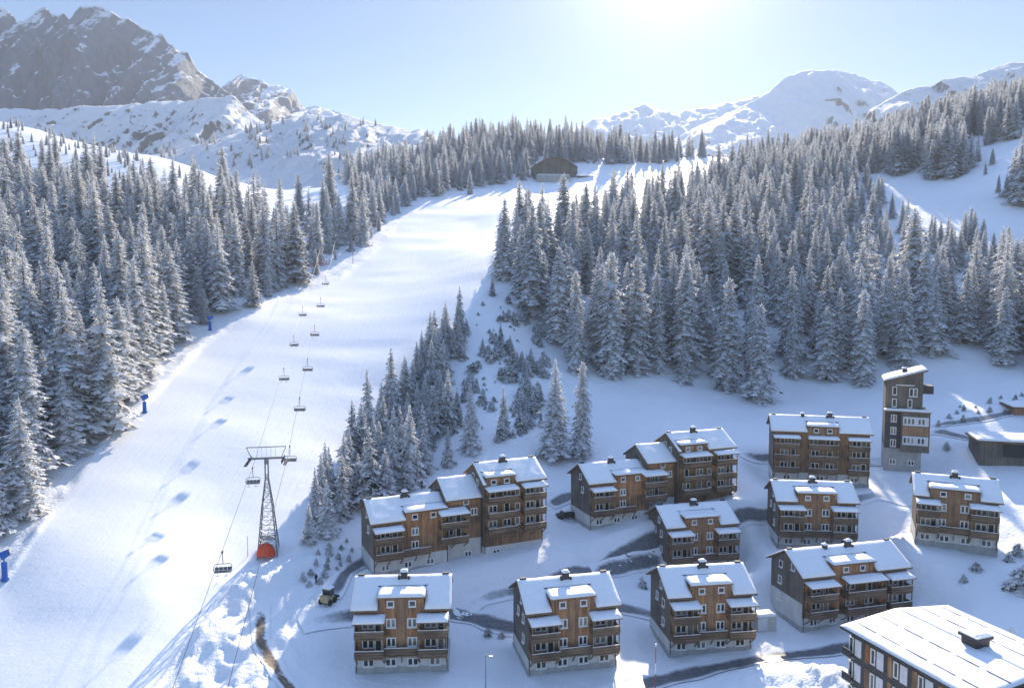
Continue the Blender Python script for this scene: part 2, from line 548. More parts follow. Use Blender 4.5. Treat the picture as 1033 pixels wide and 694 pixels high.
# the ground is dug level in front of every building
SITES = [(359,679,100,3.5,452,8.8,0),(533,682,100.5,13.5,621,8.8,0),(675,662,108,8,757,8.8,0),(673,581,135,13,741,8.8,0),(784,553,137,-6,862,8.4,0),(809,638,116,14,912,8.8,2.2),(923,548,130,-24,1006,8.8,-.6),
         (377,583,122,24,546,8.8,2.2),(595,535,141,20,736,8.8,4.2),(779,487,160,-13,876,8.4,0),(891,474,168,-23,936,9,0)]
for px_, py_, Y_, yw, pr_, D_, rise in SITES:
    p_, W_ = place(px_, py_, Y_, R(yw), pr_); c_, s_ = math.cos(R(yw)), math.sin(R(yw))
    lx = (X - p_.x) * c_ + (Yg - p_.y) * s_; ly = -(X - p_.x) * s_ + (Yg - p_.y) * c_
    dx = np.maximum(np.maximum(-lx, lx - W_), 0); dy = np.maximum(np.maximum(-3 - ly, ly - D_ * .6), 0)
    wgt = np.exp(-((np.hypot(dx, dy)) / 5.0) ** 2)
    zt_ = p_.z + rise * np.clip(lx / W_, 0, 1) + .25 * np.clip(fbm(X / 3, Yg / 3, 3, 61), -1, 1)
    Z = Z * (1 - wgt) + zt_ * wgt
# lanes the plough has cleared, with banks thrown up on both sides
LANES = [[(262,606),(263,648),(280,680),(320,720)],[(300,632),(330,624),(360,621),(455,619),(480,624),(505,632),(535,640),(575,638),(620,612),(645,617),(670,623),(700,620)],
         [(455,619),(490,602),(545,592),(596,578),(625,559),(660,545),(735,527),(765,520),(790,516),(866,503),(920,507)],[(596,578),(640,569),(672,563)],
         [(600,715),(648,692),(680,684),(715,676),(750,669),(790,663),(860,652),(960,640)],[(333,606),(345,585),(360,570),(385,558)],[(553,510),(570,502),(590,497)],[(742,457),(782,462),(876,469),(890,468)],[(935,434),(965,427),(1000,421),(1040,413)],[(935,435),(960,439),(990,446),(1033,452)]]
PX, PY = proj(X, Yg, Z)
near = (PY > 380) & (Yg < 230)
for ln in LANES:
    pts_ = []
    for hx, hy in ln:
        k = np.argmin((PX - hx) ** 2 + (PY - hy) ** 2); pts_.append((X.flat[k], Yg.flat[k]))
    d = polydist(X, Yg, pts_, False)
    Z = Z + near * (-.22 * np.exp(-(d / 1.9) ** 2) + (.2 + .12 * fbm(X / 2.2, Yg / 2.2, 3, 71)) * np.exp(-((d - 3.1) / .9) ** 2))
# snow heaps thrown up by the plough
HEAPS = [(498,662,3.0,1.5),(775,688,5,1.6),(812,684,6,1.9),(745,692,4,1.3),(640,640,4,.9),(768,650,3.2,.9),(632,655,2.8,.7),(840,690,5,1.6),(250,590,5,1.5),(300,550,6,1.2),(215,640,5,1.3),(525,640,2.5,.7),(355,585,4,1.0)]
for hx, hy, rad, hh in HEAPS:
    k = np.argmin((PX - hx) ** 2 + (PY - hy) ** 2)
    gx, gy = X.flat[k], Yg.flat[k]
    d = np.hypot(X - gx, Yg - gy)
    Z = Z + np.exp(-(d / rad) ** 2 * 1.6) * hh * .7 * (1 + .5 * fbm(X / 1.1, Yg / 1.1, 4, 41))
# level pads so that the houses stand in the snow
ROWS = []
far_y = np.array([1150, 1400, 2000, 3400.0])
Zf = [np.minimum(Z[-1], 175) * 0 + np.minimum(Z[-1], 150 + 0 * X[-1])]
Xa = np.vstack([X] + [us * y for y in far_y]); Ya = np.vstack([Yg] + [np.full(NU, y) for y in far_y])
Za = np.vstack([Z] + [np.minimum(Z[-1], 120) for y in far_y])
NYa = len(Ya)
idx = np.arange(NYa * NU).reshape(NYa, NU)
quads = np.stack([idx[:-1, :-1], idx[:-1, 1:], idx[1:, 1:], idx[1:, :-1]], -1).reshape(-1, 4)
TV = np.stack([Xa, Ya, Za], -1).reshape(-1, 3)
me = npmesh('snowy_ground', TV, quads, [M['snow_ground']], smooth=True)
ga = me.attributes.new('groomed', 'FLOAT', 'POINT')
ga.data.foreach_set('value', np.concatenate([groom.ravel(), np.zeros((NYa - NY) * NU)]).astype(np.float32))
ground = link('snow_ground', me); tag(ground, kind='structure')
BVH = BVHTree.FromPolygons([tuple(v) for v in TV.tolist()], quads.tolist())
def gz(x, y):
    h = BVH.ray_cast(Vector((x, y, 2000)), Vector((0, 0, -1)))
    return h[0].z if h[0] is not None else 0.0
def gpx(px, py):
    "point where the sight line of a photo pixel meets the ground"
    h = BVH.ray_cast(Vector((0, 0, CZ)), Vector(ray(px, py)))
    return h[0]

# ------------------------------------------------------------------ far mountains
def mountain(name, ridge, Y, depth, foot_py, mat, apron=.5, apron_h=.42, rough=.16, seed=0, n=260, nt=90, gully=1.0, ridge_noise=.006, ns=1.0, ribs=.5):
    Y, depth = Y * .6, depth * .6
    px = np.array([r[0] for r in ridge], float); py = np.array([r[1] for r in ridge], float)
    s = np.linspace(px[0], px[-1], n); h = np.interp(s, px, py)
    h = h + fbm(s / 9, s * 0 + seed, 4, seed + 5) * ridge_noise * 300
    P = [at(a, b, Y) for a, b in zip(s, h)]
    rx = np.array([p.x for p in P]); rz = np.array([p.z for p in P])
    zf = at(CX, foot_py, Y - depth).z
    t = np.concatenate([np.linspace(0, 1, nt), np.linspace(1.04, 1.6, 14)])
    S, T = np.meshgrid(np.arange(n), t)
    RX = rx[S]; RZ = rz[S]
    prof = np.where(T < apron, T / apron * apron_h, apron_h + (T - apron) / (1 - apron) * (1 - apron_h))
    prof = np.where(T > 1, 1 - (T - 1) * 1.3, prof)
    H = RZ - zf
    Yv = Y - depth * (1 - T)
    wl = depth * .16 * ns
    nz = fbm(RX / wl, Yv / (wl * 1.6), 7, seed) * .8 + gully * fbm(RX / (wl * .45), Yv / (wl * 1.5), 5, seed + 50, True) * .7
    env = np.clip(np.sin(np.clip(T, 0, 1) * math.pi * .96), 0, 1) ** .8 * sstep(0, .25, T)
    env = np.where(T > 1, .3, env)
    Zv = zf + H * prof + nz * env * rough * H
    # keep the slope under its ridge line
    Zv = np.where(T < 1, np.minimum(Zv, RZ - (1 - T) * H * (.25 if ribs < 1 else .8 * (1 - apron_h) / (1 - apron))), Zv)
    Xv = RX + fbm(RX / wl, Yv / wl, 4, seed + 90) * env * depth * .05
    rib = fbm(RX / (wl * .42) + .35 * fbm(RX / wl, T * 3, 3, seed + 31), T * 1.3, 5, seed + 70, True)
    Yv = Yv - rib * ribs * depth * .075 * env * sstep(apron - .12, apron + .1, T)
    idx = np.arange(S.size).reshape(S.shape)
    q = np.stack([idx[:-1, :-1], idx[:-1, 1:], idx[1:, 1:], idx[1:, :-1]], -1).reshape(-1, 4)
    me = npmesh(name, np.stack([Xv, Yv, Zv], -1).reshape(-1, 3), q, [M[mat]], smooth=True)
    o = link(name, me); tag(o, kind='structure')
    return o, np.stack([Xv, Yv, Zv], -1)

mountain('rocky_mountain', [(-420,150),(-260,70),(-150,55),(-60,30),(-20,24),(2,12),(10,14),(20,25),(28,22),(36,17),(45,11),(52,16),(60,23),(66,13),(73,22),(80,14),(88,9),(96,7),(104,9),(112,14),(122,17),(130,17),(140,26),(152,34),(165,40),(178,52),(190,58),(200,70),(210,80),(225,90),(236,98),(250,120),(270,150),(300,180)],
         2900, 1100, 175, 'rock_cliff', .60, .30, .17, 3, 460, 200, 1.3, ribs=1.5)
_, SHO = mountain('shoulder_mountain', [(-300,112),(-100,108),(0,110),(60,112),(100,108),(130,106),(170,104),(205,101),(228,98),(236,97),(246,108),(262,120),(280,131),(300,145),(330,170)],
         2250, 600, 190, 'rock_snowy', .3, .2, .13, 9, 340, 110)
mountain('flat_topped_mountain', [(205,110),(222,92),(232,80),(245,78),(262,79),(272,84),(282,87),(295,92),(302,104),(308,111),(318,107),(325,111),(335,112),(350,121),(380,140),(420,165)],
         3900, 1000, 170, 'rock_cliff', .42, .4, .17, 21, 260, 110, ribs=1.2)
_, RIDGE = mountain('snowy_ridge', [(100,175),(180,152),(220,142),(250,132),(275,124),(300,118),(330,117),(345,116),(362,121),(380,125),(395,128),(410,131),(425,132),(440,139),(455,146),(480,152),(520,160),(600,176)],
         1750, 560, 200, 'rock_snowy', .3, .25, .075, 33, 320, 110)
mountain('pale_peak', [(480,150),(540,140),(575,132),(588,127),(598,121),(612,119),(625,115),(640,110),(652,105),(660,107),(672,114),(684,116),(692,112),(702,109),(715,108),(728,105),(745,103),(762,99),(780,97),(800,96),(900,96),(1000,98)],
         4600, 1300, 170, 'snow_peak', .4, .35, .12, 41, 300, 70)
_, DOME = mountain('domed_mountain', [(640,160),(700,130),(740,112),(752,106),(765,100),(775,94),(785,86),(795,78),(805,74),(818,71),(835,71),(850,72),(862,75),(872,80),(880,82),(888,83),(897,91),(907,97),(930,102),(980,110),(1100,130)],
         3700, 1150, 172, 'snow_peak', .35, .3, .11, 52, 280, 80)
_, RMT = mountain('snowy_right_mountain', [(760,230),(820,185),(860,130),(880,110),(905,95),(925,89),(940,86),(952,80),(968,79),(985,79),(998,72),(1012,68),(1022,64),(1033,62),(1060,58),(1100,45),(1160,50),(1250,70),(1400,120)],
         2400, 760, 175, 'rock_snowy', .3, .25, .13, 63, 260, 80)
#PART3
# ------------------------------------------------------------------ buildings
WIN = {}
def window_meshes(w, h, n, snow_sill=True):
    key = (w, h, n, snow_sill)
    if key not in WIN:
        f = MB(); e = .09
        f.box(-w/2 - e, w/2 + e, -.07, .05, h, h + e)
        f.box(-w/2 - e, w/2 + e, -.07, .05, -e, 0)
        f.box(-w/2 - e, -w/2, -.07, .05, 0, h); f.box(w/2, w/2 + e, -.07, .05, 0, h)
        for k in range(1, n):
            x = -w/2 + w * k / n
            f.box(x - .05, x + .05, -.065, .05, 0, h)
        for k in range(n):
            x0 = -w/2 + w * k / n + (.05 if k else 0); x1 = -w/2 + w * (k + 1) / n - (.05 if k < n - 1 else 0)
            for a, b, c, d in ((x0, x1, 0, .07), (x0, x1, h - .07, h), (x0, x0 + .06, .07, h - .07), (x1 - .06, x1, .07, h - .07)):
                f.box(a, b, -.055, .04, c, d)
        if snow_sill:
            f.box(-w/2 - e - .06, w/2 + e + .06, -.2, -.07, -e - .05, -e + .02)
            f.slot(1); snow_patch(f, (-w/2 - e, -.2, -e + .02), (w/2 + e, -.2, -e + .02), (w/2 + e, -.072, -e + .02), (-w/2 - e, -.072, -e + .02), .09, 1, .3, .02)
        o = f.build('window_frame', ['white_frame', 'snow'])
        g = MB(); g.box(-w/2 + .005, w/2 - .005, -.02, .0, .005, h - .005)
        p = g.build('window_pane', 'glass')
        WIN[key] = (o.data, p.data)
        bpy.data.objects.remove(o); bpy.data.objects.remove(p)
    return WIN[key]

def window(parent, x, y, z, w, h, n=2, rz=0, sub=False, sill=True):
    fm, pm = window_meshes(w, h, n, sill)
    o = link('window', fm, parent)
    o.location = (x, y, z); o.rotation_euler = (0, 0, rz)
    if sub:   # already a sub-part: glass joined by its own mesh beside it
        p = link('window_pane', pm, parent); p.location = (x, y, z); p.rotation_euler = (0, 0, rz)
    else:
        p = link('window_pane', pm, o)
    return o

SLOPE = .57
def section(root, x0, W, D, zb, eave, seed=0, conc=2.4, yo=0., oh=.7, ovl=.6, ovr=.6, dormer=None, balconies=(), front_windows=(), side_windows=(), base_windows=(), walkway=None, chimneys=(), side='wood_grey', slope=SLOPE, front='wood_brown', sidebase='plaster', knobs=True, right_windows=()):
    """one gabled block: x0..x0+W along the front, y=yo the front wall, ridge along x.
    zb: floor datum. heights are given above it."""
    x1 = x0 + W; yr = yo + D / 2; ridge = eave + D / 2 * slope
    # masonry base
    b = MB(); b.box(x0 - .04, x1 + .04, yo - .04, yo + D + .04, zb - 3.0, zb + conc)
    b.build('foundation_wall', 'concrete' if sidebase is None else sidebase, root)
    b = MB(); b.box(x0 - .12, x1 + .12, yo - .12, yo + D + .12, zb - 3.0, zb + .85)
    b.build('plinth', 'concrete', root)
    # timber walls with gables
    w = MB(); c = zb + conc
    prof = [(yo, c), (yo, zb + eave), (yr, zb + ridge), (yo + D, zb + eave), (yo + D, c)]
    n = len(prof)
    vs = [(x0, y, z) for y, z in prof] + [(x1, y, z) for y, z in prof]
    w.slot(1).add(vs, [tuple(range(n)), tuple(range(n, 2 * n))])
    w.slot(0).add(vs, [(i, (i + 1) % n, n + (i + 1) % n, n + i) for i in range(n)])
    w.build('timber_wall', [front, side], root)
    # sheltered boards under the eave keep their colour
    st = MB(); st.box(x0 + .05, x1 - .05, yo - .03, yo - .002, zb + eave - 1.15, zb + eave - .1)
    st.build('cladding', 'wood_orange', root)
    # roof, cut open at the dormer
    th = .22
    def zf(y): return zb + eave + (y - yo) * slope + .05
    rf = MB(); sn = MB()
    ya = yo - oh; XL, XR = x0 - ovl, x1 + ovr
    def slab(a, bb, y0, y1):
        rf.prism([(y0, zf(y0)), (y1, zf(y1)), (y1, zf(y1) + th), (y0, zf(y0) + th)], a, bb)
    def cover(a, bb, y0, y1, op):
        snow_patch(sn, (a, y0, zf(y0) + th), (bb, y0, zf(y0) + th), (bb, y1, zf(y1) + th), (a, y1, zf(y1) + th), .34, seed, .4, .045, op)
    if dormer:
        xa, xb, zd, ds = dormer['x0'] + x0, dormer['x1'] + x0, dormer['z'], dormer.get('slope', .06)
        ym = yo + (zd - eave) / (slope - ds) - .05
        slab(XL, xa - .002, ya, ym); slab(xb + .002, XR, ya, ym); slab(XL, XR, ym + .001, yr)
        cover(XL + .04, xa - .01, ya + .06, ym, 'T'); cover(xb + .01, XR - .04, ya + .06, ym, 'T'); cover(XL + .04, XR - .04, ym, yr - .02, 'B')
    else:
        slab(XL, XR, ya, yr); cover(XL + .04, XR - .04, ya + .06, yr - .02, '')
    yb = yo + D + oh
    rf.prism([(yr + .002, zf(yr)), (yb, zf(yr) - (yb - yr) * slope), (yb, zf(yr) - (yb - yr) * slope + th), (yr + .002, zf(yr) + th)], x0 - ovl, x1 + ovr)
    zB = zf(yr) - (yb - yr) * slope + th
    snow_patch(sn, (x0 - ovl + .06, yb - .08, zB + .04), (x1 + ovr - .06, yb - .08, zB + .04), (x1 + ovr - .06, yr + .02, zf(yr) + th), (x0 - ovl + .06, yr + .02, zf(yr) + th), .26, seed + 5)
    roof = rf.build('roof', 'wood_rail', root)
    sn.build('roof_snow', 'snow', roof, True)
    if knobs:
        for xx in (x0 + .35, x1 - .35):
            k = MB(); k.box(xx - .45, xx + .45, yr - .22, yr + .22, zf(yr) + th, zf(yr) + th + .34)
            k.build('ridge_cap', 'anthracite', roof)
    for cx, big in chimneys:
        k = MB(); X = x0 + cx; s = .45 if big else .32
        hgt = 1.25 if big else .95
        y_c = yr - .55
        k.box(X - s, X + s, y_c - .35, y_c + .35, zf(y_c) - .2, zf(y_c) + hgt)
        if big:
            k.box(X - s - .42, X - s - .06, y_c - .45, y_c - .1, zf(y_c) - .4, zf(y_c) + hgt * .72)
            k.box(X + s + .06, X + s + .36, y_c - .45, y_c - .15, zf(y_c) - .4, zf(y_c) + hgt * .6)
        k.box(X - s - .1, X + s + .1, y_c - .45, y_c + .45, zf(y_c) + hgt, zf(y_c) + hgt + .1)
        k.slot(1); snow_patch(k, (X - s - .08, y_c - .43, zf(y_c) + hgt + .1), (X + s + .08, y_c - .43, zf(y_c) + hgt + .1), (X + s + .08, y_c + .43, zf(y_c) + hgt + .1), (X - s - .08, y_c + .43, zf(y_c) + hgt + .1), .38, cx, .2, .05)
        k.build('chimney', ['anthracite', 'snow'], roof)
    # cross dormer with a nearly flat roof
    if dormer:
        d = MB(); z1 = zb + zd; c0 = zb + dormer.get('z0', 5.2)
        yf = yo - .06
        prof = [(yf, c0), (yf, z1), (ym + .3, z1 + (ym + .3 - yf) * ds), (ym + .3, c0 + 3)]
        d.slot(0).prism(prof, xa + .12, xb - .12)
        dm = d.build('dormer', 'wood_orange' if dormer.get('orange', True) else 'wood_brown', root)
        p = MB(); p.prism([(yf - .3, z1 + .002 - .3 * ds), (ym + .15, z1 + .002 + (ym + .15 - yf) * ds), (ym + .15, z1 + .16 + (ym + .15 - yf) * ds), (yf - .3, z1 + .16 - .3 * ds)], xa - .1, xb + .1)
        p.build('dormer_roof', 'wood_rail', dm)
        s2 = MB(); zt = lambda y: z1 + .16 + (y - yf) * ds
        snow_patch(s2, (xa - .06, yf - .26, zt(yf - .26)), (xb + .06, yf - .26, zt(yf - .26)), (xb + .06, ym + .4, zt(ym + .4)), (xa - .06, ym + .4, zt(ym + .4)), .34, seed + 3, .4, .05, 'T')
        s2.build('dormer_snow', 'snow', dm, True)
        for wx in dormer.get('win', ()):
            window(dm, x0 + wx, yf - .002, z1 - 1.2, .85, .75, 1, 0, True)
        # weathered centre boards between the windows
        for (a, bb) in dormer.get('boards', ()):
            q = MB(); q.box(x0 + a, x0 + bb, yf - .035, yf - .003, zb + conc + .9, z1 - .25)
            q.build('weathered_boards', 'wood_brown', root)
    for wx, wz, ww, wh, wn in front_windows:
        window(root, x0 + wx, yo - (.062 if dormer and dormer['x0'] < wx < dormer['x1'] and wz > dormer.get('z0', 5.2) else .032), zb + wz, ww, wh, wn)
    for wx, ww, wh, wn in base_windows:
        window(root, x0 + wx, yo - .125, zb + 1.05, ww, wh, wn)
    for wy, wz, ww, wh, wn in side_windows:
        window(root, x0 - .04, yo + wy, zb + wz, ww, wh, wn, -math.pi / 2)
    for wy, wz, ww, wh, wn in right_windows:
        window(root, x1 + .04, yo + wy, zb + wz, ww, wh, wn, math.pi / 2)
    # balconies
    for bi, B in enumerate(balconies):
        a, bb = x0 + B['x0'], x0 + B['x1']; pr = B.get('proj', 1.75)
        floors = B['floors']; zr = B.get('roof')
        for fi, fz in enumerate(floors):
            bal = MB(); Z = zb + fz
            bal.box(a, bb, yo - pr, yo - .035, Z - .18, Z)
            if fi == 0:
                k = max(2, int((bb - a) / 1.8) + 1)
                for j in range(k):
                    X = a + .1 + (bb - a - .2) * j / (k - 1)
                    bal.bar((X, yo - .05, Z - 1.5), (X, yo - pr + .15, Z - .2), .13)
            top = zb + (floors[fi + 1] - .18 if fi + 1 < len(floors) else (zr - .25 if zr else fz + 1.05))
            npst = max(2, int(round((bb - a) / 3.2)) + 1)
            for j in range(npst):
                X = a + .07 + (bb - a - .14) * j / (npst - 1)
                bal.slot(1).box(X - .07, X + .07, yo - pr + .02, yo - pr + .16, Z, top); bal.slot(0)
            bo = bal.build('balcony', ['wood_rail', 'wood_post'], root)
            r = MB()
            nb = 4
            for q in range(nb):
                z_ = Z + .12 + q * .22
                r.box(a, bb, yo - pr - .05, yo - pr + .0, z_, z_ + .195)
                r.box(a - .05, a - .002, yo - pr, yo - .05, z_, z_ + .195)
                r.box(bb + .002, bb + .05, yo - pr, yo - .05, z_, z_ + .195)
            r.slot(1).box(a - .07, bb + .07, yo - pr - .09, yo - pr + .04, Z + 1.02, Z + 1.09)
            r.build('railing', ['wood_rail', 'wood_post'], bo)
            if B.get('snow', True):
                s3 = MB(); snow_patch(s3, (a - .06, yo - pr - .08, Z + 1.09), (bb + .06, yo - pr - .08, Z + 1.09), (bb + .06, yo - pr + .035, Z + 1.09), (a - .06, yo - pr + .035, Z + 1.09), .07, seed + fi, .4, .03)
                s3.build('rail_snow', 'snow', bo)
            # windows and a door in the wall behind
            span = bb - a
            if B.get('behind', True):
                if span < 5:
                    window(root, a + span * .42, yo - .032, Z + .75, 1.5, 1.15, 2, 0, False, False)
                    window(root, a + span * .78, yo - .032, Z + .08, .85, 2.0, 1, 0, False, False)
                else:
                    m = int(span / 2.6)
                    for j in range(m):
                        if (j + fi + seed) % 3 == 0: window(root, a + span * (j + .5) / m, yo - .032, Z + .08, .95, 2.0, 1, 0, False, False)
                        else: window(root, a + span * (j + .5) / m, yo - .032, Z + .75, 1.5, 1.15, 2, 0, False, False)
        if zr:
            p = MB(); e = .35; yq = yo - pr - e - .1; zl = zb + zr
            dz = .3 * (pr + e) / 1.8
            p.prism([(yq, zl), (yo - .04, zl + dz), (yo - .04, zl + dz + .13), (yq, zl + .13)], a - .25, bb + .25)
            po = p.build('balcony_roof', 'wood_rail', root)
            s4 = MB(); snow_patch(s4, (a - .22, yq + .04, zl + .14), (bb + .22, yq + .04, zl + .14), (bb + .22, yo - .05, zl + dz + .13), (a - .22, yo - .05, zl + dz + .13), .34, seed + bi + 11, .35, .05)
            s4.build('balcony_roof_snow', 'snow', po, True)
    if walkway:
        a, bb, fz = x0 + walkway[0], x0 + walkway[1], zb + walkway[2]
        bal = MB(); bal.box(a, bb, yo - 1.1, yo - .045, fz - .18, fz - .004)
        k = max(2, int((bb - a) / 2.0) + 1)
        for j in range(k):
            X = a + .1 + (bb - a - .2) * j / (k - 1)
            bal.bar((X, yo - .05, fz - 1.4), (X, yo - .95, fz - .2), .13)
        bo = bal.build('walkway', ['wood_rail'], root)
        r = MB()
        for q in range(4):
            r.box(a + .06, bb - .06, yo - 1.13, yo - 1.08, fz + .12 + q * .22, fz + .315 + q * .22)
        r.slot(1).box(a + .06, bb - .06, yo - 1.17, yo - 1.03, fz + 1.02, fz + 1.09)
        r.build('railing', ['wood_rail', 'wood_post'], bo)
        s3 = MB(); snow_patch(s3, (a + .07, yo - 1.16, fz + 1.09), (bb - .07, yo - 1.16, fz + 1.09), (bb - .07, yo - 1.04, fz + 1.09), (a + .07, yo - 1.04, fz + 1.09), .06, seed, .4, .03)
        s3.build('rail_snow', 'snow', bo)
    # down pipes
    for X in (x0 + .12, x1 - .12):
        dp_ = MB(); dp_.tube([(X, yo - .12, zb + .2), (X, yo - .12, zb + eave - .15)], .06, 6)
        dp_.build('down_pipe', 'dark_metal', root)

def chalet(px, py, Y, yaw_deg, px_r, label, D=8.8, seed=0, boost=0., wide=False, side_w=True, group='timber chalets on the lower slope', eave=9.2):
    yaw = R(yaw_deg)
    p, W = place(px, py, Y, yaw, px_r)
    root = empty('timber_chalet', (p.x, p.y, p.z), yaw)
    tag(root, label, 'chalet', group)
    bw = W * .315; c = W / 2; f = W / 12.7
    sw = [(D * .42, 9.0, .8, 1.0, 1), (D * .3, 6.6, .8, 1.1, 1), (D * .62, 6.6, .8, 1.1, 1), (D * .3, 3.7, .8, 1.1, 1)] if side_w else []
    section(root, 0, W, D, 0, eave, seed,
            dormer=dict(x0=c - 3.2 * f, x1=c + 3.2 * f, z=10.55, z0=5.2, win=(c - 1.5 * f, c + 1.5 * f), boards=((c - .85 * f, c + .85 * f), (c - 2.9 * f, c - 2.35 * f), (c + 2.35 * f, c + 2.9 * f))),
            balconies=[dict(x0=.1, x1=bw, floors=(2.85, 5.55), roof=7.75), dict(x0=W - bw, x1=W - .1, floors=(2.85, 5.55), roof=7.75)],
            walkway=(bw, W - bw, 2.85),
            front_windows=[(c + s * 1.45 * f, z, 1.15, 1.15, 2) for s in (-1, 1) for z in (3.75, 6.45)],
            base_windows=[(W * k, 1.35, .95, 2) for k in (.14, .38, .62, .86)],
            side_windows=sw, right_windows=sw, chimneys=[(c + .1, True)])
    return root, W

chalet(359, 679, 100, 3.5, 452, 'front chalet squarely facing the viewer, left of the snow heap and pole', seed=1)
chalet(533, 682, 100.5, 13.5, 621, 'front chalet with dark left side, right of the snow heap and pole', seed=2)
chalet(675, 662, 108, 8, 757, 'front chalet beside the small white container', seed=3)
chalet(673, 581, 135, 13, 741, 'chalet standing alone right behind the front chalet with the container', seed=5)
chalet(784, 553, 137, -6, 862, 'chalet with orange upper front boards below the tall tower', seed=6, D=8.4)

# wide chalet with three balcony bays
yaw = R(14); p, W = place(809, 638, 116, yaw, 912)
root = empty('timber_chalet', p, yaw)
tag(root, 'wide brown chalet with three balcony bays and white lower side wall', 'chalet', 'timber chalets on the lower slope')
D = 8.8
section(root, 0, W, D, 0, 9.2, 4, conc=2.3,
        dormer=dict(x0=W * .28, x1=W * .68, z=10.45, z0=8.3, win=(W * .40, W * .56)),
        balconies=[dict(x0=.3, x1=W * .27, floors=(2.85, 5.5), roof=7.75), dict(x0=W * .36, x1=W * .72, floors=(2.85, 5.5), roof=8.0, proj=1.9), dict(x0=W * .78, x1=W - .2, floors=(2.85, 5.5), roof=7.75)],
        base_windows=[(W * k, 1.2, .85, 2) for k in (.1, .28, .45, .62, .78, .92)],
        front_windows=[], side_windows=[(D * .3, 9.2, .8, 1.0, 1), (D * .68, 8.6, .8, 1.0, 1), (D * .7, 5.8, .8, 1.2, 1), (D * .72, 2.9, 1.0, 1.3, 2)],
        chimneys=[(W * .34, False), (W * .57, True)])
lw = MB(); lw.box(-.07, -.042, .06, D - .06, 2.25, 4.6); lw.build('plaster_panel', 'plaster', root)
q = MB(); q.box(W * .275, W * .355, -.04, -.004, 2.6, 8.9); q.box(W * .725, W * .775, -.04, -.004, 2.6, 8.9); q.build('cladding', 'wood_orange', root)

# chalet at the right, turned away
yaw = R(-24); p, W = place(923, 548, 130, yaw, 1006)
root = empty('timber_chalet', p, yaw)
tag(root, 'brown chalet at the right edge with white window band at its base', 'chalet', 'timber chalets on the lower slope')
c = W / 2
section(root, 0, W, 8.8, 0, 8.9, 7,
        dormer=dict(x0=c - 4.2, x1=c + 3.4, z=10.15, z0=5.2, win=(c - 2.1, c + 1.6), orange=False),
        balconies=[dict(x0=.1, x1=W * .28, floors=(2.85, 5.55), roof=7.6), dict(x0=W * .66, x1=W - .1, floors=(2.85, 5.55), roof=7.6)],
        walkway=(W * .28, W * .66, 2.85),
        front_windows=[(c + k, z, 1.15, 1.15, 2) for k in (-2.2, 1.2) for z in (3.75, 6.45)],
        base_windows=[(W * k, 1.35, .95, 2) for k in (.12, .36, .62, .87)],
        chimneys=[(W * .5, True)], right_windows=[(3, 6.4, .8, 1.1, 1)])

# long stepped row left
def row_house(px, py, Y, yaw_deg, px_r, label, splits, steps, seed):
    yaw = R(yaw_deg); p, W = place(px, py, Y, yaw, px_r)
    root = empty('row_house', p, yaw)
    tag(root, label, 'apartment row', 'stepped timber rows behind the chalets')
    a, b = splits[0] * W, splits[1] * W
    D = 8.8
    e0, e1, e2 = steps
    w0 = a
    section(root, 0, a - .01, D, 0, e0, seed, conc=e0 - 6.4, ovr=.05,
            dormer=dict(x0=w0 * .42, x1=w0 + .0 - .1, z=e0 + .95, z0=e0 - 3.2, win=(w0 * .55, w0 * .8), slope=.08),
            balconies=[dict(x0=.1, x1=w0 * .36, floors=(e0 - 6.1, e0 - 3.5), roof=e0 - 1.5, proj=1.7)],
            walkway=(w0 * .36, w0 * .74, e0 - 6.1),
            front_windows=[(w0 * .55, e0 - 2.9, 1.1, 1.1, 2), (w0 * .55, e0 - 5.2, 1.1, 1.1, 2)],
            base_windows=[(w0 * k, 1.2, .9, 2) for k in (.15, .45, .75)], side_windows=[(3.2, e0 - 2.6, .8, 1.1, 1), (4.2, e0 - .2, .8, 1, 1)],
            chimneys=[(w0 * .5, True)])
    w1 = b - a
    section(root, a, w1 - .01, D, 0, e1, seed + 1, conc=e1 - 7.4, yo=.7, ovl=.3, ovr=.05, knobs=False,
            front_windows=[(w1 * .55, e1 - .95 - .2, .9, .7, 1), (w1 * .78, e1 - 3.2, 1.1, 1.1, 2)],
            balconies=[dict(x0=-1.6, x1=w1 * .5, floors=(e1 - 7.1, e1 - 4.5), roof=e1 - 2.2, proj=2.3)],
            base_windows=[(w1 * .6, 1.1, .9, 2)], side_windows=[(3.0, e1 - 1.2, .8, .8, 1)])
    w2 = W - b
    section(root, b, w2, D, 0, e2, seed + 2, conc=2.6, yo=-.5, ovl=.4,
            dormer=dict(x0=.3, x1=w2 * .52, z=e2 + .95, z0=e2 - 2.2, win=(w2 * .16, w2 * .38), slope=.08, orange=False),
            balconies=[dict(x0=.3, x1=w2 * .5, floors=tuple(z for z in (e2 - 8.7, e2 - 6.0, e2 - 3.3) if z > 2.2), roof=e2 - 1.2, proj=1.8), dict(x0=w2 * .62, x1=w2 - .1, floors=tuple(z for z in (e2 - 8.7, e2 - 6.0, e2 - 3.3) if z > 2.2), roof=e2 - 1.2, proj=1.8)],
            front_windows=[(w2 * .56, z, .8, 1.1, 1) for z in (e2 - 2.6, e2 - 5.3, e2 - 7.9) if z > 3],
            base_windows=[(w2 * k, 1.2, .9, 2) for k in (.2, .45, .72, .9)], side_windows=[(3.0, e2 - .9, .8, 1, 1), (5, e2 - .2, .8, 1, 1)],
            chimneys=[(w2 * .45, True)])
    return root
row_house(377, 583, 122, 24, 546, 'long stepped row house beside the young spruces, roofs rising rightwards', (.42, .63), (9.4, 11.6, 14.0), 20)
row_house(595, 535, 141, 20, 736, 'long stepped row house behind the chalets with dark car beside it', (.40, .60), (9.2, 12.0, 14.2), 30)

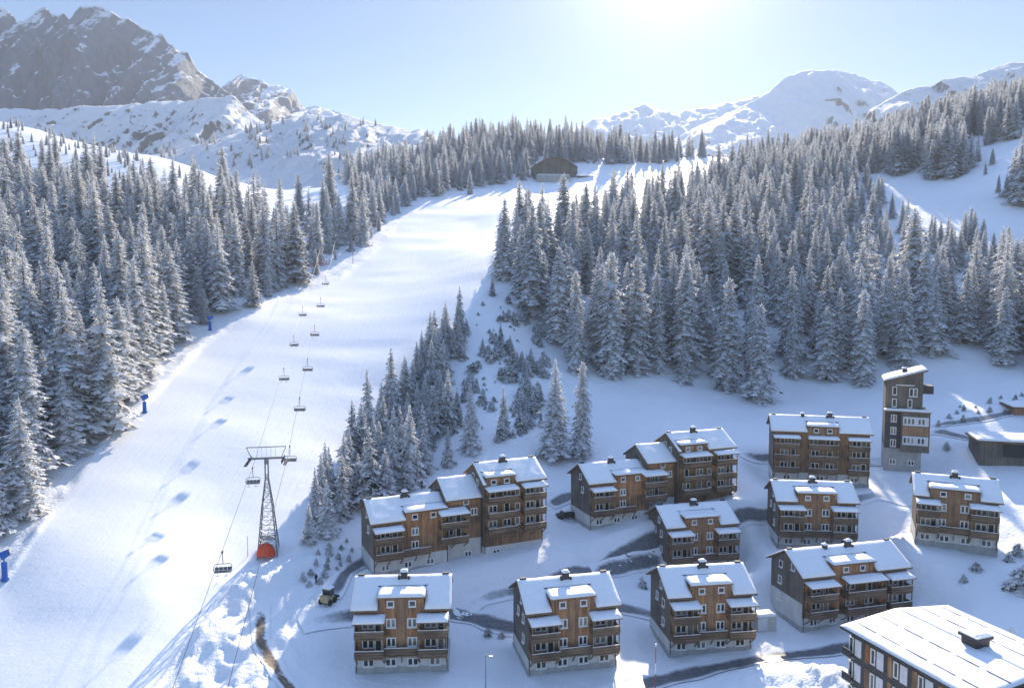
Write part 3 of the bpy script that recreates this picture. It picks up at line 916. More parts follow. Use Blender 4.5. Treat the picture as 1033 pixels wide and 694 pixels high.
# wide house at the back with three balcony bays
yaw = R(-13); p, W = place(779, 487, 160, yaw, 876)
root = empty('row_house', p, yaw)
tag(root, 'wide brown house beside the tower with three snowy balcony roofs', 'apartment house', 'stepped timber rows behind the chalets')
section(root, 0, W, 8.4, 0, 11.6, 40, conc=2.6,
        dormer=dict(x0=W * .36, x1=W * .68, z=12.6, z0=10.6, win=(W * .45, W * .59), orange=False, slope=.12),
        balconies=[dict(x0=.2, x1=W * .27, floors=(2.9, 5.6, 8.0), roof=10.1, proj=1.6), dict(x0=W * .37, x1=W * .67, floors=(2.9, 5.6, 8.0), roof=10.1, proj=1.6), dict(x0=W * .78, x1=W - .2, floors=(2.9, 5.6, 8.0), roof=10.1, proj=1.6)],
        base_windows=[(W * k, 1.3, .9, 2) for k in (.15, .5, .85)], chimneys=[(W * .62, True), (W * .33, False)])

# ---------------- tower
yaw = R(-23)
p, W = place(891, 474, 168, yaw, 936)
root = empty('hillside_tower', p, yaw)
tag(root, 'tall dark tower with a slanted snowy roof on the hillside', 'tower')
D = 9
b = MB(); b.box(0, W * .84, 0, D, -4, 5.2); b.build('foundation_wall', 'concrete', root)
b = MB(); b.box(-.02, W * .36, .12, D, 5.2, 13.6); b.slot(1).box(W * .36, W, -.9, D + .02, 4.7, 13.6); b.build('middle_block', ['anthracite', 'wood_grey'], root)
b = MB(); 
prof = [(-.02, 13.6), (W * .83, 13.6), (W * .83, 22.6), (-.02, 20.2)]
vs = [(x, .2, z) for x, z in prof] + [(x, D, z) for x, z in prof]
b.add(vs, [(0, 1, 2, 3), (7, 6, 5, 4), (0, 4, 5, 1), (1, 5, 6, 2), (2, 6, 7, 3), (3, 7, 4, 0)])
b.build('upper_block', 'wood_grey', root)
b = MB(); zt = lambda x: 20.2 + (x + .02) * 2.4 / (W * .85) + .03
b.add([(-.5, -.5, zt(-.5)), (W * .92, -.5, zt(W * .92)), (W * .92, D + .5, zt(W * .92)), (-.5, D + .5, zt(-.5)), (-.5, -.5, zt(-.5) + .3), (W * .92, -.5, zt(W * .92) + .3), (W * .92, D + .5, zt(W * .92) + .3), (-.5, D + .5, zt(-.5) + .3)],
      [(3, 2, 1, 0), (4, 5, 6, 7), (0, 1, 5, 4), (1, 2, 6, 5), (2, 3, 7, 6), (3, 0, 4, 7)])
rf = b.build('roof', 'wood_rail', root)
s = MB(); snow_patch(s, (-.45, -.45, zt(-.45) + .3), (W * .91, -.45, zt(W * .91) + .3), (W * .91, D + .4, zt(W * .91) + .3), (-.45, D + .4, zt(-.45) + .3), .45, 3); s.build('roof_snow', 'snow', rf, True)
k = MB(); k.box(W * .38, W * .5, 3, 4, zt(W * .4), zt(W * .4) + 1.6); k.slot(1); snow_patch(k, (W * .37, 2.9, zt(W * .4) + 1.6), (W * .51, 2.9, zt(W * .4) + 1.6), (W * .51, 4.1, zt(W * .4) + 1.6), (W * .37, 4.1, zt(W * .4) + 1.6), .4, 2, .3); k.build('chimney', ['anthracite', 'snow'], rf)
b = MB(); b.box(-.3, W + .2, -1.3, .15, 13.6, 13.85); lo = b.build('ledge_roof', 'wood_rail', root)
s = MB(); snow_patch(s, (-.28, -1.28, 13.85), (W + .18, -1.28, 13.85), (W + .18, .1, 13.95), (-.28, .1, 13.95), .4, 8); s.build('ledge_snow', 'snow', lo, True)
b = MB(); b.box(W * .83, W * 1.08, 1.5, 6, 17.6, 19.3); b.build('side_box', 'anthracite', root)
for z in (6.3, 10.6):
    b = MB(); b.box(W * .40, W * .97, -.98, -.905, z, z + 2.0); fb = b.build('window_band', 'panel_white', root)
    for j in range(5):
        g = MB(); g.box(W * (.43 + .085 * j + (.06 if j > 2 else 0)), W * (.475 + .085 * j + (.06 if j > 2 else 0)), -1.02, -.985, z + .45, z + 1.55); g.build('window_pane', 'glass', fb)
b = MB(); b.box(W * .38, W * .99, -1.0, -.91, 8.45, 10.4); b.build('cladding', 'wood_brown', root)
for x, z in ((W * .2, 17.3), (W * .58, 17.1), (W * .66, 17.1), (W * .2, 14.6), (W * .55, 14.6)):
    window(root, x, .19, z, .75, 1.7, 1)
for z in (5.6, 8.4, 11.2):
    window(root, W * .2, .11, z, 1.0, 1.5, 2)
for x in (W * .2, W * .62): window(root, x, -.01, 1.6, 1.1, 1.0, 2)
b = MB(); b.box(W * .22, W * .64, .02, .19, 19.4, 19.6); b.build('light_strip', 'white_frame', root)

# ---------------- hotel in the lower right corner
A = at(847, 633, 86); 
d = Vector((.335, -.942, 0)).normalized(); yaw = math.atan2(d.y, d.x)
root = empty('hotel', (A.x, A.y, A.z), yaw)      # local x runs along the eave towards the viewer, y to the right side
tag(root, 'dark hotel with a broad sunlit snow roof and brown window panels', 'hotel')
L, Wd, Hh = 17.5, 17.0, 15.0
b = MB(); b.box(.9, L - .9, .9, Wd - .9, -Hh, -.12); b.build('wall', 'anthracite', root)
hr = MB(); hs = MB(); rz_ = .85
prof = [(0, 0), (Wd / 2, rz_), (Wd, 0), (Wd, .25), (Wd / 2, rz_ + .25), (0, .25)]
hr.prism(prof, 0, L); ro = hr.build('roof', 'dark_metal', root)
snow_patch(hs, (.05, .05, .26), (L - .05, .05, .26), (L - .05, Wd / 2, rz_ + .25), (.05, Wd / 2, rz_ + .25), .22, 3, .6, .04)
snow_patch(hs, (L - .05, Wd - .05, .26), (.05, Wd - .05, .26), (.05, Wd / 2, rz_ + .25), (L - .05, Wd / 2, rz_ + .25), .22, 4, .6, .04)
hs.build('roof_snow', 'snow', ro, True)
def rzz(y): return .25 + rz_ * (1 - abs(y - Wd / 2) / (Wd / 2)) + .2
for y in (1.9, 5.2, 11.8, 15.0):
    x = .9; gd = MB()
    while x < L - 2:
        gd.box(x, x + 2.6, y - .05, y + .05, rzz(y) - .1, rzz(y) + .09); x += 3.4
    gd.build('snow_guard', 'grey_metal', ro)
k = MB(); cx_, cy_ = 10.2, 9.0
k.box(cx_ - .9, cx_ + .9, cy_ - 1.0, cy_ + 1.0, .9, 1.9); k.box(cx_ - 1.15, cx_ + 1.15, cy_ - 1.25, cy_ + 1.25, 2.05, 2.35)
for sx in (-.8, .8):
    for sy in (-.9, .9): k.box(cx_ + sx - .08, cx_ + sx + .08, cy_ + sy - .08, cy_ + sy + .08, 1.9, 2.05)
k.slot(1); snow_patch(k, (cx_ - 1.1, cy_ - 1.2, 2.35), (cx_ + 1.1, cy_ - 1.2, 2.35), (cx_ + 1.1, cy_ + 1.2, 2.35), (cx_ - 1.1, cy_ + 1.2, 2.35), .3, 6, .4)
k.build('roof_vent', ['dark_metal', 'snow'], ro)
for fl in range(5):
    z = -2.85 - fl * 2.9
    for j in range(5):
        x = 2.0 + j * 3.2
        if x > L - 2: break
        sh = MB(); sh.box(x - .45, x + .5, .84, .897, z + .1, z + 2.1); sh.build('white_shutter', 'panel_white', root)
        pn = MB(); pn.box(x + 1.1, x + 1.75, .84, .897, z - .05, z + 2.25); pn.build('brown_panel', 'panel_brown' if (j + fl) % 3 == 0 else 'wood_brown', root)
        window(root, x + 2.3 if False else x - 1.0, .89, z + .3, .5, 1.7, 1, 0, False, False)
    bl = MB(); bl.box(.2, 1.6, .3, .88, z - .35, z - .2); bl.slot(1).box(.2, 1.6, .3, .36, z - .2, z + .7); bl.build('balcony', ['concrete', 'dark_metal'], root)

# ---------------- low buildings on the right edge
def low_building(px, py, Y, yaw_deg, W, D, H, label, cat, name, mats):
    p = at(px, py, Y); root = empty(name, p, R(yaw_deg)); tag(root, label, cat)
    b = MB(); b.box(0, W, 0, D, -3, H); b.build('wall', mats[0], root)
    o = MB(); o.box(W * .28, W * .62, -.06, -.002, .3, H - .5); o.build('opening_shade', 'black_rubber', root)  # solid black slab on the wall, painting the shade inside an open front
    o = MB(); o.box(W * .66, W * .97, -.1, -.002, .2, 1.5); o.build('panel', mats[1], root)
    b = MB(); b.box(-.7, W + .7, -1.2, D + .5, H + .002, H + .3); r_ = b.build('roof', 'wood_rail', root)
    s = MB(); snow_patch(s, (-.65, -1.15, H + .3), (W + .65, -1.15, H + .3), (W + .65, D + .45, H + .5), (-.65, D + .45, H + .5), .42, W); s.build('roof_snow', 'snow', r_, True)
    return root
low_building(988, 461, 163, -16, 16, 8, 3.6, 'low shed with a flat snowy roof and open front at the right edge', 'shed', 'low_shed', ('wood_grey', 'plaster'))
low_building(1022, 428, 185, -14, 12, 7, 4.2, 'dark brown hut above the low flat shed', 'hut', 'dark_hut', ('wood_brown', 'wood_orange'))

# ---------------- lodge on top of the slope
p = at(541, 184, 600); p.z = gz(p.x, p.y) - .3
root = empty('summit_lodge', p, R(4)); tag(root, 'brown mountain lodge with a wide arched roof at the top of the piste', 'lodge')
b = MB(); b.box(0, 26, -5, 8, -3, 5); b.build('terrace_wall', 'concrete', root)
s = MB(); snow_patch(s, (.1, -4.9, 5), (25.9, -4.9, 5), (25.9, 7.9, 5), (.1, 7.9, 5), .7, 2, 1.2); s.build('terrace_snow', 'snow', root, True)
b = MB()
arc = [(-2, 8)] + [(-2 + 36 * k / 14, 12 + 8.0 * math.sin(math.pi * (k * .93 + .5) / 14)) for k in range(15)] + [(34, 8)]
n = len(arc)
b.add([(x, 8.2, z) for x, z in arc] + [(x, 24, z) for x, z in arc], [tuple(range(n)), tuple(range(n, 2 * n))[::-1]] + [(i, n + i, n + (i + 1) % n, (i + 1) % n) for i in range(n)])
b.build('timber_front', 'wood_grey', root)
b = MB(); b.box(-1, 33, 8.4, 23, -3, 8.2); b.build('wall', 'wood_grey', root)
b = MB()
for i in range(1, n - 2):
    (xa, za), (xb, zb_) = arc[i], arc[i + 1]
    b.add([(xa, 6.5, za + .1), (xb, 6.5, zb_ + .1), (xb, 25, zb_ + .1), (xa, 25, za + .1), (xa, 6.5, za + .6), (xb, 6.5, zb_ + .6), (xb, 25, zb_ + .6), (xa, 25, za + .6)], [(3, 2, 1, 0), (4, 5, 6, 7), (0, 1, 5, 4), (1, 2, 6, 5), (2, 3, 7, 6), (3, 0, 4, 7)])
b.build('roof', 'wood_rail', root)
b = MB(); b.box(34.5, 46, 6, 18, -3, 5.5); b.build('annex', 'wood_grey', root)
b = MB(); b.box(33.2, 47, 5, 19, 5.502, 5.9); ar = b.build('annex_roof', 'wood_rail', root)
s = MB(); snow_patch(s, (33.3, 5.1, 5.9), (46.9, 5.1, 5.9), (46.9, 18.9, 6.3), (33.3, 18.9, 6.3), .7, 5, 1.2); s.build('annex_snow', 'snow', ar, True)
for j in range(6): window(root, 3 + j * 5, 8.35, 9, 3.2, 3.0, 3, 0, False, False)
#PART4
# ------------------------------------------------------------------ chairlift
LX = lambda y: -41.0 - .19 * (y - 126)
lift_dir = Vector((-.19, 1, 0)).normalized()
lift_rz = math.atan2(lift_dir.y, lift_dir.x) - math.pi / 2
side = Vector((lift_dir.y, -lift_dir.x, 0))
pb = gpx(271, 558)
pyl_y = pb.y
PT = at(271, 461, pyl_y)                       # middle of the cross arm
half = 2.75
root = empty('lift_pylon', (pb.x, pb.y, pb.z), lift_rz)
tag(root, 'steel lattice chairlift pylon with a wide cross arm', 'pylon')
H = PT.z - pb.z
lean = 0.0
m = MB()
def leg_pts(sx, sy):
    return [(sx * 1.7, sy * 1.7, -.8), (sx * .85, sy * .85, H * .5), (sx * .26, sy * .26, H * .78), (sx * .24, sy * .24, H - .2)]
lat = MB()
for sx, sy in ((-1, -1), (1, -1), (1, 1), (-1, 1)):
    lg = MB(); lg.tube(leg_pts(sx, sy), [.11, .1, .09, .09], 6); lg.build('leg', 'grey_metal', root)
def wdt(z):
    return 1.7 + (.85 - 1.7) * z / (H * .5) if z < H * .5 else (.85 + (.26 - .85) * (z - H * .5) / (H * .28) if z < H * .78 else .25)
nl = 9
for i in range(nl):
    z0, z1 = H * .82 * i / nl, H * .82 * (i + 1) / nl
    a, b_ = wdt(z0), wdt(z1)
    for (s0, s1) in (((-1, -1), (1, -1)), ((1, -1), (1, 1)), ((1, 1), (-1, 1)), ((-1, 1), (-1, -1))):
        lat.bar((s0[0] * a, s0[1] * a, z0), (s1[0] * b_, s1[1] * b_, z1), .06)
        lat.bar((s1[0] * a, s1[1] * a, z0), (s0[0] * b_, s0[1] * b_, z1), .06)
        lat.bar((s0[0] * b_, s0[1] * b_, z1), (s1[0] * b_, s1[1] * b_, z1), .07)
lat.build('lattice', 'grey_metal', root)
pf = MB(); z = H * .16; pf.box(-1.35, 1.35, -1.35, 1.35, z, z + .08)
for s_ in (-1.35, 1.35): pf.bar((-1.35, s_, z + .9), (1.35, s_, z + .9), .05)
pf.build('service_platform', 'grey_metal', root)
ca = MB()
ca.box(-.35, .35, -.35, .35, H - 1.2, H - .25)
ca.box(-half - .3, half + .3, -.16, .16, H - .35, H - .02)
ca.bar((-half - .5, 0, H + 1.75), (half + .5, 0, H + 1.75), .14)
for s_ in (-1, 1): ca.bar((s_ * (half - .3), 0, H - .1), (s_ * (half + .5), 0, H + 1.75), .12)
for k in range(-2, 3): ca.bar((k * .75, 0, H), (k * .75, 0, H + 1.7), .035)
ca.build('cross_arm', 'grey_metal', root)
for s_ in (-1, 1):
    sh = MB(); sh.box(s_ * half - .08, s_ * half + .08, -2.2, 2.2, H - .75, H - .5)
    for k in range(6):
        y_ = -2.0 + k * .8
        sh.tube([(s_ * half - .12, y_, H - .42), (s_ * half + .12, y_, H - .42)], .22, 10)
    sh.box(s_ * half + s_ * .15, s_ * half + s_ * .7, -2.1, 2.1, H - 1.05, H - .98)
    sh.bar((s_ * half, 0, H - .5), (s_ * half, 0, H - .1), .12)
    sh.build('sheave_train', 'dark_metal', root)
ld = MB()
for s_ in (-.2, .2): ld.bar((s_, -.5, H * .6), (s_, -.3, H - .3), .04)
ld.build('ladder', 'grey_metal', root)

# crash pad wrapped round the foot
pad = MB(); nr, na = 6, 18; vs = []
for i in range(nr + 1):
    for k in range(na + 1):
        e_, a_ = math.pi / 2 * i / nr, math.pi * (1 + k / na)
        r_ = 1.55 * math.cos(e_) * (1 + .02 * (k % 2)); vs.append((r_ * math.cos(a_), r_ * math.sin(a_) - .15, 2.0 * math.sin(e_)))
pad.add(vs, [(i * (na + 1) + k, i * (na + 1) + k + 1, (i + 1) * (na + 1) + k + 1, (i + 1) * (na + 1) + k) for i in range(nr) for k in range(na)])
pad.add([(1.55, -.1, -.5), (1.55, .15, -.5), (-1.55, .15, -.5), (-1.55, -.1, -.5), (1.55, -.1, .4), (1.55, .15, .4), (-1.55, .15, .4), (-1.55, -.1, .4)], [(0, 1, 2, 3), (4, 5, 6, 7), (0, 1, 5, 4), (1, 2, 6, 5), (2, 3, 7, 6), (3, 0, 4, 7)])
o = pad.build('crash_pad', 'orange_pad'); o.location = pb + Vector((-.1, -1.0, .3)); o.rotation_euler = (0, 0, lift_rz)
tag(o, 'orange red crash pad wrapped round the foot of the pylon', 'safety pad')

# haul rope, drawn through the grips of both chains of chairs
LEFT = [(227, 575, 96.5), (251, 478, 123.0), (284, 383, 171), (294, 348, 195), (301, 318, 222)]
RIGHT = [(290, 452, 131), (300, 410, 151), (310, 374, 172), (317, 340, 196), (320, 309, 222), (325, 286, 248)]
def grip(px, py, Y, s_):
    p = at(px, py, Y); x = LX(Y) + s_ * half * .98
    return Vector((x, Y, p.z + 2.6))
GL = [grip(*c, -1) for c in LEFT]; GR = [grip(*c, 1) for c in RIGHT]
def rope(grips, s_):
    top = Vector((LX(pyl_y) + s_ * half * .98, pyl_y, pb.z + H - .2))
    pts = sorted([(g.y, g.z) for g in grips] + [(top.y, top.z)])
    ya = np.array([a for a, _ in pts]); za = np.array([b for _, b in pts])
    # smooth curve each side of the pylon
    out = []
    c_hi = np.polyfit(ya[ya >= top.y - .1], za[ya >= top.y - .1], 2, w=np.where(ya[ya >= top.y - .1] < top.y + .2, 12, 1))
    lo_slope = (top.z - GL[0].z) / (top.y - GL[0].y)
    for y in np.linspace(52, top.y, 24):
        z = top.z + (y - top.y) * lo_slope - .00045 * (y - top.y) * (52 - y) * -1 * -1 * 0
        out.append(Vector((LX(y) + s_ * half * .98, y, z)))
    yl = grips[-1].y
    for y in np.linspace(top.y + 2, 430, 60):
        x = LX(y) + s_ * half * .98; f_ = min(1.0, max(0.0, (y - yl) / 45.0)); f_ = f_ * f_ * (3 - 2 * f_)
        zg = sum(gz(x - 2, y + q) for q in (-12, -6, 0, 6, 12)) / 5 + 8.5
        out.append(Vector((x, y, (1 - f_) * np.polyval(c_hi, min(y, yl + 45)) + f_ * zg)))
    return out
RL, RR = rope(GL, -1), rope(GR, 1)
rp = MB(); rp.tube(RL, .032, 5); rp.tube(RR, .032, 5)
# the two strands meet round the return wheels at either end
rp.tube([RL[0] + (RR[0] - RL[0]) * k / 8 + Vector((0, -2.2 * math.sin(math.pi * k / 8), 0)) for k in range(9)], .032, 5)
rp.tube([RL[-1] + (RR[-1] - RL[-1]) * k / 8 + Vector((0, 2.2 * math.sin(math.pi * k / 8), 0)) for k in range(9)], .032, 5)
o = rp.build('haul_rope', 'dark_metal'); tag(o, 'thin steel haul rope loop carrying the lift chairs over the piste', 'cable')
def rope_z(P, y):
    return float(np.interp(y, [p.y for p in P], [p.z for p in P]))

def make_chair():
    root = empty('lift_chair', (0, 0, 0)); W2 = 1.12
    b = MB(); b.box(-.1, .1, -.32, .32, -.16, .06); b.tube([(0, -.2, .02), (0, .2, .02)], .09, 8); b.build('grip', 'dark_metal', root)
    b = MB(); b.tube([(0, 0, -.1), (0, .05, -1.0), (0, .3, -1.35), (0, .32, -1.75)], .05, 6); b.build('hanger', 'dark_metal', root)
    b = MB()
    b.tube([(-W2, -.1, -2.45), (-W2, .22, -1.95), (-W2 + .2, .32, -1.75), (W2 - .2, .32, -1.75), (W2, .22, -1.95), (W2, -.1, -2.45)], .045, 6)
    b.tube([(-W2, -.1, -2.45), (-W2, .1, -2.72), (W2, .1, -2.72), (W2, -.1, -2.45)], .04, 6)
    b.build('frame', 'dark_metal', root)
    b = MB()
    for k in range(4):
        x = -W2 + .06 + k * (2 * W2 - .12) / 4
        b.box(x + .02, x + (2 * W2 - .12) / 4 - .02, -.42, .16, -2.7, -2.58)
    b.build('seat', 'seat_grey', root)
    b = MB()
    for k in range(4):
        x = -W2 + .06 + k * (2 * W2 - .12) / 4
        b.add([(x + .02, .14, -2.56), (x + (2 * W2 - .12) / 4 - .02, .14, -2.56), (x + (2 * W2 - .12) / 4 - .02, .34, -2.18), (x + .02, .34, -2.18),
               (x + .02, .22, -2.56), (x + (2 * W2 - .12) / 4 - .02, .22, -2.56), (x + (2 * W2 - .12) / 4 - .02, .42, -2.18), (x + .02, .42, -2.18)],
              [(0, 1, 2, 3), (7, 6, 5, 4), (0, 4, 5, 1), (1, 5, 6, 2), (2, 6, 7, 3), (3, 7, 4, 0)])
    b.build('backrest', 'seat_grey', root)
    b = MB(); b.tube([(-W2, .15, -2.0), (-W2, -.5, -2.28), (W2, -.5, -2.28), (W2, .15, -2.0)], .03, 6)
    for x in (-.55, .55): b.tube([(x, -.5, -2.28), (x, -.62, -2.75), (x, -.75, -3.0)], .025, 5); b.tube([(x - .25, -.75, -3.0), (x + .25, -.75, -3.0)], .03, 5)
    b.build('safety_bar', 'grey_metal', root)
    return root
def copy_tree(o, parent=None):
    c = o.copy(); COL.objects.link(c)
    if parent is not None: c.parent = parent
    for ch in list(o.children): copy_tree(ch, c)
    return c
chair_lab_L = ['empty lift chair nearest the viewer, low over the edge of the piste', 'empty lift chair hanging just left below the pylon arm',
  'second lift chair uphill of the pylon on the left strand', 'third lift chair uphill of the pylon on the left strand', 'farthest lift chair on the left strand of the rope']
chair_lab_R = ['lift chair just right above the pylon cross arm', 'first lift chair uphill of the pylon on the right strand', 'second lift chair uphill of the pylon on the right strand',
  'third lift chair uphill of the pylon on the right strand', 'fourth lift chair uphill of the pylon on the right strand', 'topmost and smallest lift chair by the edge of the trees']
proto = None
for gs, P, s_, labs in ((GL, RL, -1, chair_lab_L), (GR, RR, 1, chair_lab_R)):
    for g, lb in zip(gs, labs):
        if proto is None: proto = make_chair(); c = proto
        else: c = copy_tree(proto)
        c.location = (g.x, g.y, rope_z(P, g.y) - .1)
        c.rotation_euler = (0, 0, lift_rz + (math.pi if s_ > 0 else 0))
        tag(c, lb, 'lift chair', 'chairs hanging on the chairlift')

# ------------------------------------------------------------------ roads
def road(name, pts, w, mat, lift=.05, label=None):
    P = [gpx(*p) for p in pts]
    xy = np.array([(p.x, p.y) for p in P])
    # resample with a smooth curve
    seg = np.r_[0, np.cumsum(np.hypot(*np.diff(xy, axis=0).T))]
    nn = max(8, int(seg[-1] / .6)); tt = np.linspace(0, seg[-1], nn)
    x = np.interp(tt, seg, xy[:, 0]); y = np.interp(tt, seg, xy[:, 1])
    k = min(9, nn // 2 * 2 - 1); ker = np.hanning(k + 2)[1:-1]; ker /= ker.sum()
    def sm(a): return np.convolve(np.r_[np.full(k // 2, a[0]), a, np.full(k // 2, a[-1])], ker, 'valid')
    x, y = sm(x), sm(y)
    tx, ty = np.gradient(x), np.gradient(y); l = np.hypot(tx, ty) + 1e-9; nx, ny = -ty / l, tx / l
    m = 9; vs = []; ed = []
    wv = w * (1 + .25 * fbm(tt / 6, tt * 0 + len(pts), 3, 77))
    for i in range(nn):
        for j in range(m):
            a = (j / (m - 1) - .5)
            X_, Y_ = x[i] + nx[i] * a * wv[i], y[i] + ny[i] * a * wv[i]
            vs.append((X_, Y_, gz(X_, Y_) + lift)); ed.append(min(1, max(0, (abs(a) * 2 - .35) / .65)) + .9 * max(0, 1 - min(i, nn - 1 - i) / (nn * .16)))
    idx = np.arange(nn * m).reshape(nn, m)
    q = np.stack([idx[:-1, :-1], idx[:-1, 1:], idx[1:, 1:], idx[1:, :-1]], -1).reshape(-1, 4)
    # keep faces up
    a, b_, c_ = (Vector(vs[q[0][i]]) for i in (0, 1, 2))
    if (b_ - a).cross(c_ - a).z < 0: q = q[:, ::-1]
    me = npmesh(name, vs, q, [M[mat]], smooth=True)
    at2 = me.attributes.new('edge', 'FLOAT', 'POINT'); at2.data.foreach_set('value', np.array(ed, np.float32))
    o = link(name, me); tag(o, kind='structure'); return o
for k, ln in enumerate(LANES):
    if k == 0: road('track', ln, 2.8, 'dirt_track', .1)
    else: road('road', ln, 4.0 if k in (1, 4) else 3.0, 'wet_road', .11 + .006 * k)
# ------------------------------------------------------------------ small things in the village
def ground_pt(px, py):
    return gpx(px, py)
# parked car between the stepped rows
p = ground_pt(571, 522); root = empty('parked_car', p, R(20)); tag(root, 'dark car with snow on its roof parked between the stepped rows', 'car')
b = MB(); prof = [(-2.1, .35), (-2.15, .75), (-1.2, .92), (-.6, 1.42), (.95, 1.45), (1.75, .95), (2.15, .85), (2.15, .35)]
b.add([(a, -.85, z) for a, z in prof] + [(a, .85, z) for a, z in prof], [tuple(range(8)), tuple(range(8, 16))[::-1]] + [(i, (i + 1) % 8, 8 + (i + 1) % 8, 8 + i) for i in range(8)])
b.build('body', 'car_paint', root)
b = MB(); prof = [(-1.12, .95), (-.6, 1.36), (.9, 1.38), (1.6, .98)]
b.add([(a, -.86, z) for a, z in prof] + [(a, .86, z) for a, z in prof], [(0, 1, 2, 3), (7, 6, 5, 4)] + [(i, (i + 1) % 4, 4 + (i + 1) % 4, 4 + i) for i in range(4)]); b.build('window', 'glass', root)
for sx in (-1.35, 1.35):
    for sy in (-.86, .86):
        b = MB(); b.tube([(sx, sy - .1, .32), (sx, sy + .1, .32)], .33, 14); b.build('wheel', 'black_rubber', root)
b = MB(); snow_patch(b, (-.7, -.8, 1.45), (1.05, -.8, 1.46), (1.05, .8, 1.46), (-.7, .8, 1.45), .18, 4, .3); b.build('roof_snow', 'snow', root, True)

# white container
p = ground_pt(770, 633); root = empty('storage_container', p, R(10)); tag(root, 'small white storage container with snow on top beside a chalet', 'container')
b = MB(); b.box(-1.6, 1.6, -1.2, 1.2, -.5, 2.3); 
for k in range(8): b.box(-1.5 + k * .4, -1.35 + k * .4, -1.24, -1.2, .1, 2.2)
b.build('body', 'container_paint', root)
b = MB(); b.box(-1.62, -.0, -1.27, -1.245, .15, 2.15); b.build('door', 'panel_white', root)
b = MB(); snow_patch(b, (-1.6, -1.2, 2.3), (1.6, -1.2, 2.3), (1.6, 1.2, 2.3), (-1.6, 1.2, 2.3), .35, 5); b.build('roof_snow', 'snow', root, True)

# white pagoda tent behind the hotel
p = at(1021, 632, 95); g0 = gz(p.x, p.y); root = empty('pagoda_tent', (p.x, p.y, g0), R(12)); tag(root, 'white pointed tent standing behind the hotel roof', 'tent')
b = MB(); h = p.z - g0; hw = 2.6; e = h - 3.2
ring = [(1, 0), (.55, .28), (.25, .58), (.06, .95), (.01, 1.0)]
vs = []
for r, t_ in ring:
    for sx, sy in ((-1, -1), (1, -1), (1, 1), (-1, 1)): vs.append((sx * hw * r, sy * hw * r, e + 3.2 * t_))
fs = []
for i in range(len(ring) - 1):
    for k in range(4): fs.append((i * 4 + k, i * 4 + (k + 1) % 4, (i + 1) * 4 + (k + 1) % 4, (i + 1) * 4 + k))
b.add(vs, fs); b.build('roof', 'canvas', root)
b = MB(); b.box(-hw, hw, -hw, hw, max(e - 2.6, -.2), e - .002); b.build('wall', 'canvas', root)
b = MB()
for sx in (-1, 1):
    for sy in (-1, 1): b.tube([(sx * hw, sy * hw, -.3), (sx * hw, sy * hw, e)], .07, 6)
b.build('pole_frame', 'grey_metal', root)

# compact loader on the village road
p = ground_pt(331, 608); root = empty('compact_loader', p, R(70)); tag(root, 'small beige compact loader parked where the village road bends', 'loader')
b = MB(); b.box(-1.1, .7, -.75, .75, .45, 1.25); b.box(-1.15, -.5, -.7, .7, 1.25, 1.5); b.build('body', 'beige_paint', root)
b = MB(); b.box(-.45, .65, -.7, .7, 1.26, 2.3); b.build('cab', 'glass', root)
b = MB(); b.box(-.55, .75, -.78, .78, 2.31, 2.45); b.slot(1); snow_patch(b, (-.55, -.78, 2.45), (.75, -.78, 2.45), (.75, .78, 2.45), (-.55, .78, 2.45), .15, 4, .3); b.build('roof', ['beige_paint', 'snow'], root)
for sx in (-.75, .6):
    for sy in (-.85, .85):
        b = MB(); b.tube([(sx, sy - .14, .45), (sx, sy + .14, .45)], .48, 14); b.build('wheel', 'black_rubber', root)
b = MB(); b.bar((.6, -.6, 1.1), (1.7, -.6, .4), .14); b.bar((.6, .6, 1.1), (1.7, .6, .4), .14); b.build('lift_arm', 'dark_metal', root)
b = MB(); b.prism([(-.9, .1), (.9, .1), (.9, .75), (-.9, .75)], 1.7, 1.8); b.box(1.8, 2.4, -.9, .9, .05, .12); b.build('bucket', 'dark_metal', root)

# person on the village road (a dark upright figure a few pixels high)
p = ground_pt(319, 589)
bm_v = [(0, 0, .95), (0, 0, 1.2), (0, 0, 1.45), (0, 0, 1.6), (0, 0, 1.74), (-.19, 0, 1.42), (-.25, .02, 1.15), (-.24, -.08, .92), (.19, 0, 1.42), (.25, .04, 1.15), (.24, .12, .92), (-.1, 0, .88), (-.11, -.06, .48), (-.12, 0, .06), (-.12, -.14, .03), (.1, 0, .88), (.11, .1, .48), (.12, .2, .06), (.12, .06, .03)]
bm_e = [(0, 1), (1, 2), (2, 3), (3, 4), (2, 5), (5, 6), (6, 7), (2, 8), (8, 9), (9, 10), (0, 11), (11, 12), (12, 13), (13, 14), (0, 15), (15, 16), (16, 17), (17, 18)]
bm_r = [.16, .17, .18, .07, .12, .08, .065, .05, .08, .065, .05, .11, .085, .07, .05, .11, .085, .07, .05]
me = bpy.data.meshes.new('person'); me.from_pydata(bm_v, bm_e, [])
o = link('person', me); md = o.modifiers.new('skin', 'SKIN'); 
for i, r_ in enumerate(bm_r): me.skin_vertices[0].data[i].radius = (r_, r_ * .8)
me.skin_vertices[0].data[0].use_root = True
o.modifiers.new('sub', 'SUBSURF').levels = 2
me.materials.append(M['car_paint']); o.location = p; o.rotation_euler = (0, 0, .6)
tag(o, 'person in dark clothes walking on the snowy road above the loader', 'person')

